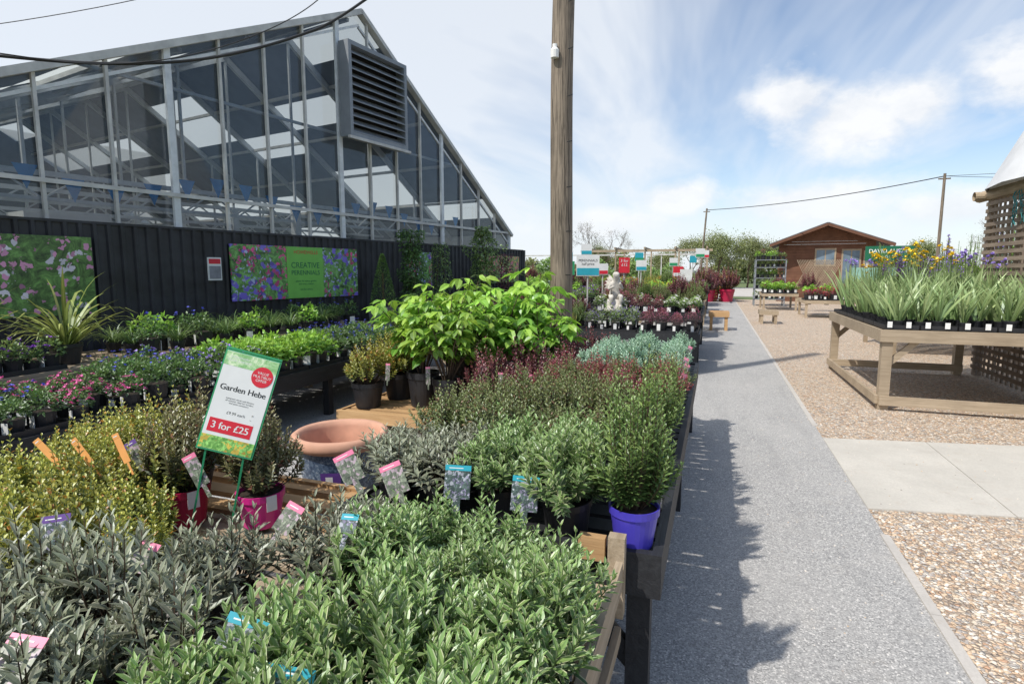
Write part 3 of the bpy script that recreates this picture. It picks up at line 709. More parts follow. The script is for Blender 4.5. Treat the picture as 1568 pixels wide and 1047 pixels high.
# price sign (lettering lies 0.3 mm proud of the card)
sg=empty('price_sign'); sg.matrix_world=Matrix.Translation((-1.70,1.66,1.145))@Euler((0,0,math.radians(30))).to_matrix().to_4x4()@Euler((math.radians(-10),0,0)).to_matrix().to_4x4()@Euler((0,math.radians(17),0)).to_matrix().to_4x4()
m=MB(); m.box(-.104,.104,-.002,.004,-.194,.194,greenm); m.box(-.098,.098,-.0035,-.0022,-.188,.188,white)
m.box(-.098,.098,-.0042,-.0037,.135,.187,picture('sign_header',(.16,.42,.12),(.36,.62,.28),[],18)); m.box(-.098,.098,-.0042,-.0037,-.187,-.135,picture('sign_footer',(.05,.25,.03),(.2,.45,.1),[((.8,.6,.1),.5)],40))
m.box(-.086,.074,-.0042,-.0037,-.122,-.070,redm)
V=[(.052,-.0047,.118)]+[(.052+.040*math.cos(a),-.0047,.118+.040*math.sin(a)) for a in np.linspace(0,2*math.pi,25)[:-1]]
m.add(V,tris=[[0,1+i,1+(i+1)%24] for i in range(24)],mat=redm); m.obj('panel',sg)
for k_,dx in enumerate((-.0007,0,.0007)):
    text(sg,'Garden Hebe',.0310,(dx,-.0038-k_*.00008,.050),blackm); text(sg,'3 for £25',.037,(-.006+dx,-.0045-k_*.00008,-.096),white)
text(sg,'£9.99 each',.016,(0,-.0038,-.042),blackm); text(sg,'evergreen shrub with flowers\nall summer, ideal for borders\nand patio containers',.0088,(0,-.0038,.004),blackm)
text(sg,'VALUE\nMULTIBUY\nOFFER',.0145,(.052,-.0050,.118),white); text(sg,'GARDENERS\nVALUE GARDEN',.0125,(-.045,-.0045,.162),white)
st=MB(); st.beam((-.07,.008,-.19),(-.03,.02,-.55),.007,.007,greenm); st.beam((.07,.008,-.19),(.11,.02,-.55),.007,.007,greenm); st.beam((-.104,.001,.199),(.104,.001,.199),.010,.007,greenm); st.obj('stakes',sg)

# glazed pot with terracotta rim
e=empty('glazed_pot',(-2.14,2.86,.17))
mb=MB(); mb.lathe([(.0,0),(.17,0),(.185,.02),(.235,.25),(.255,.40),(.26,.43)],48,glaze); mb.obj('body',e,smooth=True)
mb=MB(); mb.lathe([(.258,.425),(.288,.44),(.296,.465),(.290,.495),(.27,.51),(.245,.50),(.235,.47),(.22,.30),(.18,.06),(0,.05)],48,terracotta); mb.obj('rim_and_inside',e,smooth=True)
mb=MB(); mb.add([(.05,-.262,.24),(.15,-.216,.24),(.158,-.226,.33),(.052,-.272,.33)],quads=[[0,1,2,3]],mat=purplel); mb.add([(.082,-.262,.27),(.118,-.246,.27),(.122,-.252,.31),(.084,-.268,.31)],quads=[[0,1,2,3]],mat=white); mb.obj('sticker',e)
table('wooden_pallet',-2.7,-1.8,2.5,3.3,.16,fresh_wood,apron=.1,leg=.06)

# ------------------------------------------------------------------ central pallet display
table('wooden_pallet',-3.75,-1.5,4.95,7.0,.17,fresh_wood,slat=.14,gap=.03,apron=.10,leg=.09)
SHR=[bigshrub('broadleaf_shrub',L['bright'],s_,H=1.32,R=.52,n=20,ll=.17,lw=.088) for s_ in (11,12,13)]
for x,y,s_ in [(-3.0,5.5,1.05),(-2.6,5.3,.98),(-2.85,6.2,1.12),(-2.25,5.85,1.08),(-2.1,6.5,1.1),(-1.85,6.1,1.0)]:
    place(random.choice(SHR),'broadleaf_shrub',(x,y,.17),None,s_)
mk=lambda nm,leaf,sd,pm,**kw: hebe(nm,leaf,sd,potmat=pot_mats[pm],kind='flat',**kw)
lf1=mk('light_shrub',L['yellow'],31,'black',R=.28,H=.38,n=80,ll=.04,lw=.02,pairs=11,pr=.16,ph=.24)
bg1=mk('burgundy_shrub_red_pot',L['burg'],32,'red',R=.26,H=.40,n=70,ll=.04,lw=.021,pairs=11,pr=.15,ph=.24)
bg2=mk('burgundy_shrub_magenta_pot',L['burg'],33,'magenta',R=.26,H=.38,n=70,ll=.04,lw=.021,pairs=11,pr=.15,ph=.24)
bg3=mk('burgundy_shrub_black_pot',L['burg'],34,'black',R=.26,H=.43,n=70,ll=.04,lw=.021,pairs=11,pr=.15,ph=.24)
place(lf1,'golden_shrub',(-3.55,5.25,.17),sc=1.1); place(lf1,'golden_shrub',(-3.45,5.75,.17),sc=1.2); place(lf1,'golden_shrub',(-3.6,6.2,.17),sc=1.2)
for x,y,me in [(-2.1,5.15,bg1),(-1.75,5.1,bg2),(-1.5,5.35,bg1),(-1.8,5.5,bg3),(-1.45,5.85,bg1),(-1.5,6.4,bg3),(-1.6,6.8,bg1),(-1.3,6.9,bg3)]:
    place(me,'burgundy_shrub',(x,y,.17),sc=1.05)
for x,y in [(-2.7,5.05),(-1.6,5.0),(-1.9,5.0),(-3.2,5.1)]:
    card(x,y,.60,pinkl,pic_p,.4,w=.045,h=.18,tilt=-.1,roll=random.uniform(-.3,.3))

# ------------------------------------------------------------------ herb bench on the left
table('black_plant_table',-5.25,-4.1,1.0,7.6,.58,black_wood,gap=.01,apron=.16)
table('wooden_plant_bench',-6.35,-5.35,1.2,8.4,.78,tan_wood,gap=.02,apron=.2)
SM={}
def sm(k,**kw): SM[k]=[mound('small_%s_plant'%k,seed=sum(map(ord,k))+i,**kw) for i in range(2)]
sm('green',leaf=L['green']); sm('bright',leaf=L['bright'],ll=.035,lw=.022,H=.13,R=.09,n=120); sm('dark',leaf=L['dark'],flower=F['blue'],nf=3,spike=.05)
sm('pink',leaf=L['dark'],flower=F['pink'],nf=20); sm('purple',leaf=L['green'],flower=F['purple'],nf=10); sm('white',leaf=L['green'],flower=F['white'],nf=16)
sm('lilac',leaf=L['dark'],flower=F['lilac'],nf=12,H=.12); sm('yellow',leaf=L['bright'],flower=F['yellow'],nf=16); sm('red',leaf=L['burg'],flower=F['red'],nf=12); sm('orange',leaf=L['green'],flower=F['orange'],nf=14)
sm('silver',leaf=L['silver']); sm('burg',leaf=L['burg'],H=.13)
def tray(mb,x0,x1,y0,y1,z):
    mb.box(x0,x1,y0,y1,z,z+.006,black_plastic)
    mb.box(x0,x1,y0,y0+.006,z+.006,z+.05,black_plastic);mb.box(x0,x1,y1-.006,y1,z+.006,z+.05,black_plastic);mb.box(x0,x0+.006,y0+.006,y1-.006,z+.006,z+.05,black_plastic);mb.box(x1-.006,x1,y0+.006,y1-.006,z+.006,z+.05,black_plastic)
trays=MB()
def smallfield(x0,x1,y0,y1,z,kinds,sp=.135,sc=1.1,block=.55):
    bx=max(1,int((x1-x0)/block)); by=max(1,int((y1-y0)/block))
    for i in range(bx):
        for k in range(by):
            a0=x0+i*(x1-x0)/bx; a1=x0+(i+1)*(x1-x0)/bx-.02; b0=y0+k*(y1-y0)/by; b1=y0+(k+1)*(y1-y0)/by-.02
            tray(trays,a0,a1,b0,b1,z+.002); kd=random.choice(kinds); gap_=random.random()*.2
            for x,y in grid(a0,a1,b0,b1,sp,sp,.012):
                if random.random()<gap_: continue
                place(random.choice(SM[kd]),'potted_%s_perennial'%kd if kd not in('green','bright','dark','silver','burg') else 'potted_herb',(x,y,z+.009),-math.pi/2+random.uniform(-.5,.5),sc*random.uniform(.8,1.25))
smallfield(-5.2,-4.12,1.4,3.2,.58,['pink','purple','dark','green','dark'],.17,1.15)
smallfield(-5.2,-4.12,3.2,7.5,.58,['dark','green','bright','green','bright','dark','lilac'],.19,1.4)
PH=[blades('strappy_leaved_plant',L['phor'],s_,n=45,L=.8,w=.026,spread=1.0,droop=.9,pr=.13,ph=.18) for s_ in(1,2)]
GR=[blades('grass_plant',L['green'],s_,n=120,L=.3,w=.006,spread=1.0,droop=.9,pr=.08,ph=.12) for s_ in(3,)]
for x,y,s_ in [(-5.75,3.6,1.05),(-5.95,2.9,.9),(-6.15,3.9,.8)]: place(PH[int(y*10)%2],'strappy_leaved_plant',(x,y,.78),None,s_)
for x,y in grid(-6.2,-5.4,4.1,7.9,.3,.35,.04):
    c_=random.random()
    if c_<.45: place(GR[0],'grass_plant',(x,y,.78))
    elif c_<.7: place(random.choice(SM['bright']),'potted_herb',(x,y,.78),None,1.7)
    else: place(random.choice(SM['dark']),'potted_herb',(x,y,.78),None,1.9)
smallfield(-5.75,-5.38,1.6,3.4,.78,['pink','pink','purple'],.15,1.3)
mb=MB(); mb.box(-5.33,-5.30,1.3,3.6,.60,.76,tan_wood); mb.obj('timber_board')
def climber(name,leaf,seed,H=1.9,R=.35,n=1600,pr=.16,ph=.3,ll=.05,lw=.03):
    r=np.random.default_rng(seed); mb=MB(); pot(mb,pr,ph,pot_mats['grey'])
    for i in range(5):
        z=np.linspace(ph,H*r.uniform(.8,1),12); a=r.uniform(0,6.28); mb.tube(np.stack([.08*np.cos(a+z*3),.08*np.sin(a+z*3),z],1),.006,stem_brown,4)
    zz=r.uniform(ph+.1,H,n); cl=.6+.4*np.sin(zz*7+seed)*np.cos(zz*3.1)
    rr=R*cl*np.sqrt(r.uniform(0,1,n))*np.where(zz>H*.85,.6,1); a=r.uniform(0,6.28,n)+np.sin(zz*5)
    P=np.stack([rr*np.cos(a),rr*np.sin(a)*.6,zz],1); A=np.stack([np.cos(a),np.sin(a),r.uniform(-.8,.3,n)],1)+r.normal(size=(n,3))*.4
    mb.leaves(P,A,np.array([0,0,1.])+r.normal(size=(n,3))*.4,ll*r.uniform(.6,1.2,n),lw,leaf,r.uniform(0,1,n),kind='flat')
    return mb.mesh(name)
def FW(s,off,z=0): return (A0[0]+.178*s+.984*off,A0[1]+.984*s-.178*off,z)
place(climber('climbing_plant',L['dark'],5,H=2.3,R=.50,n=3000,ll=.06,lw=.04),'climbing_plant',FW(5.75,.75,.1),.0)
place(climber('climbing_plant_b',L['green'],6,H=2.45,R=.55,n=3600,ll=.06,lw=.04),'climbing_plant',FW(7.9,.95,.1),0)
place(climber('climbing_plant_c',L['burg'],7,H=1.9,R=.4),'climbing_plant',FW(9.4,.6,.1),0)
place(climber('climbing_plant_d',L['green'],8,H=2.0,R=.35),'climbing_plant',FW(6.7,.7,.1),0)
r=np.random.default_rng(9); mb=MB()
mb.lathe([(.0,0),(.19,0),(.24,.4),(.22,.4),(.21,.35),(0,.35)],4,pot_mats['grey']); n=2600; zz=r.uniform(0,1,n); rr=.20*(1-zz)**.8*r.uniform(.7,1,n)**.4; a=r.uniform(0,6.28,n)
mb.tube([(0,0,.3),(0,0,.9)],.015,stem_brown,6)
P=np.stack([rr*np.cos(a),rr*np.sin(a),.42+zz*.75],1); mb.leaves(P,np.stack([np.cos(a),np.sin(a),r.uniform(0,1,n)],1),r.normal(size=(n,3))*.5+[0,0,1],.028,.016,L['dark'],r.uniform(0,1,n),kind='quad')
me=mb.mesh('cone_topiary'); place(me,'cone_topiary',(-5.25,8.3,.6),.8,1.1); 
mb=MB(); mb.lathe([(.0,0),(.22,0),(.25,.3),(.22,.3),(.21,.26),(0,.26)],4,pot_mats['grey']); n=2200; d=r.normal(size=(n,3)); d/=np.linalg.norm(d,axis=1)[:,None]
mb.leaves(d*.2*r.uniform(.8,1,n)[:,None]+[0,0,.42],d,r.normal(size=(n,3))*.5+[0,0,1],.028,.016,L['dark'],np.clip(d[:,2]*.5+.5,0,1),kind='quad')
place(mb.mesh('ball_topiary'),'ball_topiary',(-4.8,8.5,.6),.8,1.0)
table('wooden_plant_bench',-5.5,-3.8,7.9,8.9,.62,tan_wood,apron=.25,brace=True)
for x,y in grid(-4.6,-3.85,8.0,8.8,.35,.35): place(lf1,'golden_shrub',(x,y,.62),None,.8)
for x,y in grid(-4.3,-2.4,9.2,12.5,.55,.6,.08): hp(random.choice(['burg','green','olive','yellow','crimson']),x,y,.45,1.25)
table('black_plant_table',-4.5,-2.3,9.1,12.6,.45,black_wood)

# ------------------------------------------------------------------ far tables left of the path
table('black_plant_table',-2.25,-.2,9.6,10.65,.62,black_wood)
SM['heather']=[mound('heather',L['burg'],seed=77+i,R=.10,H=.17,n=220,ll=.02,lw=.008,flower=F['pink'],nf=14,fs=.006,pr=.065,ph=.13) for i in range(2)]
SM['heath2']=[mound('heather_b',L['green'],seed=87+i,R=.10,H=.17,n=220,ll=.02,lw=.008,flower=F['lilac'],nf=24,fs=.007,pr=.065,ph=.13) for i in range(2)]
smallfield(-2.2,-.22,9.62,10.6,.62,['heather','heath2','heather'],.22,1.15,.95)
table('black_plant_table',-2.25,-.2,10.7,13.6,.86,black_wood)
smallfield(-2.2,-.22,10.75,12.0,.86,['heather','heath2','white','burg'],.22,1.35,.6)
for x,y in grid(-2.2,-.22,12.0,13.5,.36,.36,.05): hp(random.choice(['burg','green','yellow','green','olive']),x,y,.86,1.2)
def skinfig(name,verts,edges,radii,mat,loc):
    me=bpy.data.meshes.new(name); me.from_pydata(verts,edges,[]); o=bpy.data.objects.new(name,me); COL.objects.link(o); o.location=loc
    o.modifiers.new('skin','SKIN')
    for v,rd in zip(me.skin_vertices[0].data,radii): v.radius=(rd,rd)
    me.skin_vertices[0].data[0].use_root=True
    o.modifiers.new('sub','SUBSURF').levels=2; o.modifiers['sub'].render_levels=2
    me.materials.append(mat); return o
st=empty('cherub_statue',(-1.78,10.75,.90),(0,0,.35)); st.scale=(1.12,1.12,1.12)
vs=[(0,0,.22),(0,-.02,.32),(0,-.05,.42),(0,-.07,.48),(0,-.10,.56),(0,-.11,.62),
    (.07,-.05,.42),(.11,-.10,.33),(.05,-.16,.44),(-.07,-.05,.42),(-.12,-.09,.33),(-.04,-.17,.38),
    (.06,-.03,.2),(.08,-.16,.22),(.07,-.14,.06),(.07,-.18,.03),(-.06,-.03,.2),(-.08,-.15,.20),(-.07,-.10,.06),(-.07,-.15,.03)]
es=[(0,1),(1,2),(2,3),(3,4),(4,5),(2,6),(6,7),(7,8),(2,9),(9,10),(10,11),(0,12),(12,13),(13,14),(14,15),(0,16),(16,17),(17,18),(18,19)]
rd=[.075,.07,.07,.035,.07,.05,.035,.028,.022,.035,.028,.022,.05,.042,.028,.022,.05,.042,.028,.022]
o=skinfig('body',vs,es,rd,stone,(0,0,.04)); o.parent=st
mb=MB(); mb.lathe([(0,0),(.17,0),(.17,.04),(.13,.07),(.12,.2),(0,.21)],16,stone)
for sx in (-1,1):
    mb.leaves(np.array([[sx*.03,.04,.42+.02*i] for i in range(5)]),np.array([[sx*(.7-.1*i),.6,.6-.5*(4-i)*.4] for i in range(5)]),np.array([[0,1.,0]]*5),.15,.06,stone,.5,kind='full')
mb.obj('base_and_wings',st,smooth=True)

def signpost(name,x,y,z0,z1,w,h,mat,lab=None,labmat=None,band=None,rz=.33,ts=.1):
    e=empty(name,(x,y,0),(0,0,rz)); m=MB(); m.beam((0,.03,z0-1.0),(0,.03,z1-.02),.03,.03,alu); m.box(-w/2,w/2,-.01,.01,z1-h,z1,mat)
    if band is not None: m.box(-w/2+.01,w/2-.01,-.016,-.012,z1-h+.02,z1-h*.62,band)
    m.obj('board',e)
    if lab: text(e,lab,ts,(0,-.013,z1-h*.35),labmat)
    return e
signpost('information_sign',-2.65,12.4,1.2,2.0,.5,.46,white,'PERENNIALS\nhalf price',blackm,teal,ts=.075)
signpost('price_sign',-1.95,13.0,1.0,1.95,.24,.34,redm,'3 for\n£12',white,ts=.09)
signpost('price_sign',-3.6,14.5,1.0,1.9,.3,.35,greenm); signpost('price_sign',-2.9,15.5,1.0,1.85,.28,.3,white,band=redm)
for (x,y,mt,zt) in [(-3.9,18,white,2.5),(-2.3,19,white,2.0),(-1.2,20,redm,1.8),(-.8,17,white,1.7),(-3.0,24,teal,2.4),(-.6,23,white,2.5),(-5,20,teal,2.3),(-4.4,16.4,white,2.0),(-.5,28,white,2.6),(-6,24,white,2.6),(-1.7,25,white,2.2),(-1.1,30,teal,2.4)]:
    signpost('display_sign',x,y,1.0,zt,.34,.34,mt,band=random.choice([white,redm,greenm,teal]))
kinds=['heather','heath2','pink','purple','white','lilac','yellow','red','orange','green','bright','burg']
for (x0,x1,y0,y1,z) in [(-2.3,-.25,14.6,17.2,.8),(-2.3,-.25,18.4,21.5,.85),(-2.3,-.25,23,26,.95),(-2.3,-.3,28,31,1.0),(-5.0,-2.9,13.8,17,.8),(-5.4,-3,18.5,22,.85),(-8.5,-6,19,23,.9),(-5.6,-3,24,29,.9),(-9,-6.2,25,30,.9),(3.0,5.2,22.5,24.4,.62),(1.9,3.3,26.5,28.5,.7)]:
    table('wooden_plant_bench',x0,x1,y0,y1,z,random.choice([tan_wood,black_wood]),gap=.04)
    smallfield(x0,x1,y0,y0+(y1-y0)*.45,z,kinds,.28,1.9,1.0)
    for x,y in grid(x0,x1,y0+(y1-y0)*.5,y1,.5,.5,.1):
        q=random.random()
        if q<.8: hp(random.choice(['burg','green','yellow','crimson','olive','silver','varieg','green']),x,y,z,random.uniform(1.1,1.8))
        else: place(random.choice(SHR),'broadleaf_shrub',(x,y,z-.2),None,.6)
trays.obj('seed_trays')
mb=MB(); ob=plain('orange_timber',(.72,.38,.14),.6,.15)
for i in range(6):
    x=-3.8+i*.8; 
    for k in range(3+(i%2)): mb.box(x,x+.70,33+.3*(i%3),33.5+.3*(i%3),.36*k+.02,.36*k+.12,ob); mb.box(x,x+.70,33+.3*(i%3),33.5+.3*(i%3),.36*k+.2,.36*k+.30,ob)
mb.obj('timber_crates')
mb=MB()
for i in range(5):
    x=-6.5+i*1.5; mb.box(x,x+.07,30,30.07,0,2.75,tan_wood)
    mb.box(x,x+.07,33,33.07,0,2.75,tan_wood); mb.box(x+.0,x+.07,29.7,33.3,2.76,2.86,tan_wood)
mb.box(-6.8,-.2,29.95,30.0,2.62,2.74,tan_wood); mb.obj('pergola')
mb=MB()
for x in np.arange(-12,-1,2.2):
    mb.box(x,x+.06,36,36.06,0,2.7,alu)
mb.box(-12,-1,35.97,36.0,2.6,2.68,alu); mb.obj('rail_frame')
for x,y in grid(-1.5,.9,32.5,37,.7,.9,.2):
    place(random.choice([lf1,bg1,HB['green'][0],HB['olive'][0]]),'potted_shrub',(x,y,0),None,random.uniform(1.8,3.2))
e=empty('plant_shelf_stand',(1.75,29.6,0))
mb=MB()
for x in (0,1.3):
    for y in (0,.8): mb.box(x,x+.05,y,y+.05,0,2.2,darkgrey)
for z in (.3,.8,1.3,1.8,2.15): mb.box(.0,1.35,0,.85,z,z+.03,darkgrey)
mb.obj('rack',e)
for z in (.33,.83,1.33,1.83,2.18):
    for i in range(6):
        o=place(random.choice(SM[random.choice(['green','dark','heather','bright'])]),'pot',(.12+i*.22,.25,z),None,1.8); o.parent=e
table('wooden_low_bench',1.35,1.9,19.5,20.3,.4,tan_wood)
table('wooden_low_bench',-.15,.4,16.8,17.5,.5,fresh_wood)

# ------------------------------------------------------------------ iris table on right
table('wooden_plant_table',1.86,3.80,7.75,11.0,.95,tan_woodx,slat=.14,gap=.03,leg=.11,apron=.13,brace=True,lowrail=True)
IR=[blades('iris_plant',L['iris'],40+i,n=17,L=.70,w=.036,spread=.50,droop=.3,pr=.085,ph=.12,stiff=True,base=.8) for i in range(4)]
IRF=[blades('iris_flowering',L['iris'],50,n=16,L=.66,w=.032,spread=.42,droop=.2,pr=.085,ph=.12,stiff=True,base=.8,flower=F['yellow'],fh=1.18,nfl=6),
     blades('iris_flowering_b',L['iris'],51,n=16,L=.66,w=.032,spread=.42,droop=.2,pr=.085,ph=.12,stiff=True,base=.8,flower=F['lilac'],fh=1.18,nfl=3)]
mb=MB()
for i in range(5):
    for k in range(6):
        tray(mb,1.91+i*.37,1.91+i*.37+.35,7.82+k*.52,7.82+k*.52+.5,.967)
mb.obj('plant_trays')
for x,y in grid(1.95,3.75,7.85,10.95,.22,.24,.025):
    if 2.95<x<3.15 and y<9.0: continue
    if random.random()<.08: continue
    if y>9.0 and random.random()<.45: place(IRF[0 if 2.1<x<3.0 else 1],'iris_plant',(x,y,.974),None,random.uniform(.85,1.05))
    else: place(random.choice(IR),'iris_plant',(x,y,.974),None,random.uniform(.65,1.0))
mb=MB()
for x in np.arange(1.93,3.75,.19):
    mb.box(x,x+.05,7.78,7.784,.99,1.06,white)
mb.obj('price_tags')

# trellis + canopy
e=empty('trellis_shelter')
mb=MB(); X=3.90
for z in np.arange(.12,2.7,.105): mb.box(X,X+.018,6.6,10.95,z,z+.058,brown_wood)
for y in np.arange(6.62,10.95,.15): mb.box(X+.02,X+.038,y,y+.045,.05,2.72,brown_wood)
for y in (6.6,8.8,10.9): mb.box(X+.04,X+.14,y,y+.1,0,2.75,brown_wood)
mb.tube([(X+.05,6.3,2.82),(X+.05,11.35,2.82)],.085,tan_wood,12); mb.tube([(X-.15,11.0,2.80),(X+4,11.0,2.80)],.07,tan_wood,12)
for x in np.arange(4.2,8,.15): mb.box(x,x+.045,10.97,10.99,.05,2.72,brown_wood)
mb.obj('lattice',e)
mb=MB(); canv=plain('canvas_white',(.62,.63,.65),.7,.08,2)
mb.lathe([(3.15,2.85),(3.1,2.95),(2.66,3.9),(1.5,6.2),(.25,8.2),(0,8.4)],24,canv,(6.75,9.7,0)); mb.obj('canopy',e,smooth=True)
mb=MB(); net=plain('teal_net',(.03,.24,.26),.7); rr_=np.random.default_rng(2)
for i in range(26):
    y=rr_.uniform(8.2,10.0); z=2.75
    pts=[(X-.03,y,z)]
    for k in range(5): pts.append((X-.03-rr_.uniform(0,.05),pts[-1][1]+rr_.uniform(-.09,.09),pts[-1][2]-rr_.uniform(.05,.12)))
    mb.tube(pts,.006,net,3)
mb.obj('hanging_netting',e)
fl=mound('hanging_flowers',L['green'],seed=3,R=.16,H=.2,n=260,flower=F['lilac'],nf=60,fs=.02,pr=.12,ph=.12,label=False)
for y,z in [(7.9,1.75),(8.3,1.95),(7.7,1.55)]: 
    place(fl,'hanging_basket',(X-.12,y,z))

def tall(name,seed,H=1.6,leaf=L['green'],n=9,fl=None):
    r=np.random.default_rng(seed); mb=MB(); pot(mb,.14,.24,black_plastic)
    for i in range(n):
        a=r.uniform(0,6.28); R=r.uniform(.02,.25); h=H*r.uniform(.55,1); z=np.linspace(.2,h,10)
        P=np.stack([R*math.cos(a)*z/h,R*math.sin(a)*z/h,z],1); mb.tube(P,.006,stem_green,4)
        k=80; q=r.uniform(0,1,k); p=np.stack([R*math.cos(a)*q,R*math.sin(a)*q,.2+q*(h-.2)],1); d=r.normal(size=(k,3)); d[:,2]=np.abs(d[:,2])*.5
        mb.leaves(p,d,r.normal(size=(k,3))*.3+[0,0,1],.12*(1.15-q),.04,leaf,q,kind='flat')
        if fl is not None:
            for z_ in np.linspace(h*.75,h,6): blossom(mb,np.array([R*math.cos(a)*z_/h,R*math.sin(a)*z_/h,z_]),fl,.035,r,7)
    return mb.mesh(name)
TL=[tall('tall_perennial',1,1.9),tall('tall_perennial_b',2,2.4,leaf=L['bright'],n=7),tall('foxglove',3,1.8,fl=F['lilac']),tall('foxglove_b',4,1.5,fl=F['purple'])]
table('wooden_plant_bench',3.3,6.6,13.0,15.4,.8,tan_wood)
for x,y in grid(3.4,6.5,13.1,15.2,.5,.55,.08): place(random.choice(TL),'tall_perennial',(x,y,.8),None,random.uniform(.5,.95))
for x,y in grid(4.0,7.2,16.5,20,.9,.9,.15): place(random.choice(TL),'tall_perennial',(x,y,.0),None,random.uniform(.9,1.4))
for x,y in grid(5.5,9.5,17,22,1.0,1.1,.3): place(random.choice(TL),'tall_perennial',(x,y,.0),None,random.uniform(1.0,1.5))
e=empty('rose_sign',(5.1,21.0,0),(0,0,-.1)); m=MB(); m.box(-.65,.65,-.02,.02,1.98,2.43,darkgreen); m.box(-.60,-.54,.03,.09,0,1.98,alu); m.box(.54,.60,.03,.09,0,1.98,alu); m.obj('board',e); text(e,'DAVID AUSTIN',.165,(0,-.023,2.27),white,bold=.002); text(e,'R O S E S',.10,(0,-.023,2.09),white)
e=empty('display_board',(4.6,19.6,0),(0,0,.1)); m=MB(); m.box(-.8,.8,-.02,.02,1.35,1.75,plain('pale_green_board',(.32,.55,.45))); m.box(-.75,-.7,.03,.08,0,1.35,alu); m.box(.7,.75,.03,.08,0,1.35,alu); m.obj('board',e)
mb=MB(); br=plain('brick_brown',(.42,.28,.20),.8,.2,6)
mb.box(7.2,7.6,15.2,15.6,0,2.9,br); mb.box(7.15,7.65,15.15,15.65,2.9,2.98,kerbm); mb.obj('brick_pillar')
mb=MB()
for x in (6.4,8.4,9.8): mb.box(x,x+.1,16,16.1,0,2.6,brown_wood)
mb.box(6.4,9.9,16.11,16.15,2.2,2.35,brown_wood); mb.box(6.4,9.9,16.11,16.15,1.2,1.35,brown_wood); mb.obj('timber_rail_fence')
mb=MB()
for k in range(20): mb.beam((3.1+k*.06,26,1.0),(3.1+k*.06+.5,26,2.1),.02,.02,tan_wood); mb.beam((3.6+k*.06,26.02,1.0),(3.1+k*.06,26.02,2.1),.02,.02,tan_wood)
mb.obj('trellis_panel')

# ------------------------------------------------------------------ shed
sh=empty('wooden_shed',(5.45,34.5,0),(0,0,-.12))
mb=MB(); W_=2.25; EV=3.22; RG=4.10; DP=4
for k in range(22):
    z=k*.1465
    mb.box(-W_,W_,-.02,.02,z,z+.139,shed_wood)
    mb.box(-W_-.02,-W_+.01,.025,DP,z,z+.139,shed_wood); mb.box(W_-.01,W_+.02,.025,DP,z,z+.139,shed_wood)
mb.add([(-W_,0,EV),(W_,0,EV),(0,0,RG-.1)],tris=[[0,1,2]],mat=shed_wood); mb.box(-W_,W_,DP-.02,DP,0,EV,shed_wood)
mb.obj('walls',sh)
mb=MB(); rf=plain('roof_felt',(.13,.12,.125),.8,.2,5)
mb.beam((-W_-.45,DP/2-.3,EV-.16),(.0,DP/2-.3,RG+.02),DP+1.2,.09,rf); mb.beam((W_+.75,DP/2-.3,EV-.22),(.0,DP/2-.3,RG+.02),DP+1.2,.09,rf)
mb.beam((-W_-.45,-.93,EV-.23),(0,-.93,RG-.06),.03,.13,shed_wood); mb.beam((W_+.75,-.93,EV-.29),(0,-.93,RG-.06),.03,.13,shed_wood)
mb.obj('roof',sh)
mb=MB(); wg=plain('window_glass',(.16,.22,.28),.1,.2,2)
for a,b_,z0,z1 in ((-.5,.5,1.9,2.85),(.75,1.65,.1,2.8),(1.75,2.2,1.9,2.7)):
    mb.box(a,b_,-.05,-.025,z0,z1,tan_wood); mb.box(a+.08,(a+b_)/2-.03,-.056,-.051,z0+.09 if z0>1 else 1.0,z1-.09,wg); mb.box((a+b_)/2+.03,b_-.08,-.056,-.051,z0+.09 if z0>1 else 1.0,z1-.09,wg)
mb.obj('windows_and_door',sh)

# ------------------------------------------------------------------ distant poles, trees, hedge
def upole(x,y,H,lean=0):
    m=MB(); m.tube([(0,0,0),(lean*.5,0,H/2),(lean,0,H)],[.07,.06,.05],pole_wood,8); m.beam((lean-.2,0,H-.2),(lean+.2,0,H-.2),.05,.05,pole_wood); m.obj('utility_pole',loc=(x,y,0))
upole(-1.0,38,5.5,.3); upole(8.2,27,5.4)
cable([(-.7,38,5.4),(4,32,4.9),(8.2,27,5.3)],.018); cable([(8.2,27,5.3),(10,20,4.0),(12,17,3.6)],.008); cable([(8.2,27,5.3),(14,24,4.9),(20,22,5.1)],.008)
def tree(name,seed,H=7,R=2.5,leaf=L['hedge'],n=5000,ll=.22,bare=False,depth=5):
    r=np.random.default_rng(seed); mb=MB(); tips=[]
    def br_(p,d,l,rad,k):
        q=p+d*l; mid=(p+q)/2+r.normal(size=3)*l*.05; mb.tube([p,mid,q],[rad,rad*.85,rad*.65],stem_brown,5 if k>2 else 3)
        tips.append((q,k))
        if k==0: return
        for i in range(3 if k>1 else 4):
            nd=d+r.normal(size=3)*.55; nd[2]+=.12; nd/=np.linalg.norm(nd); br_(q,nd,l*r.uniform(.62,.82),rad*.62,k-1)
    br_(np.array([0,0,0.]),np.array([0,0,1.]),H*.28,H*(.012 if bare else .02),depth)
    T=np.array([t_[0] for t_ in tips if t_[1]<=1]); c=T[r.integers(0,len(T),n)]+r.normal(size=(n,3))*(.16 if bare else R*.13)
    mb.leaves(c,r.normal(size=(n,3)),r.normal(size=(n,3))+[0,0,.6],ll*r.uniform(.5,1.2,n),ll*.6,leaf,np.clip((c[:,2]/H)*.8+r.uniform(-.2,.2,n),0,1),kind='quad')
    return mb.mesh(name)
bare=tree('bare_tree',3,7.5,leaf=L['twig'],n=900,ll=.09,bare=True,depth=6)
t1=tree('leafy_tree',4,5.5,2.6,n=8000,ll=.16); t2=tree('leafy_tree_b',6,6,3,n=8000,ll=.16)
place(bare,'bare_tree',(-9.5,48,0),0,.8)
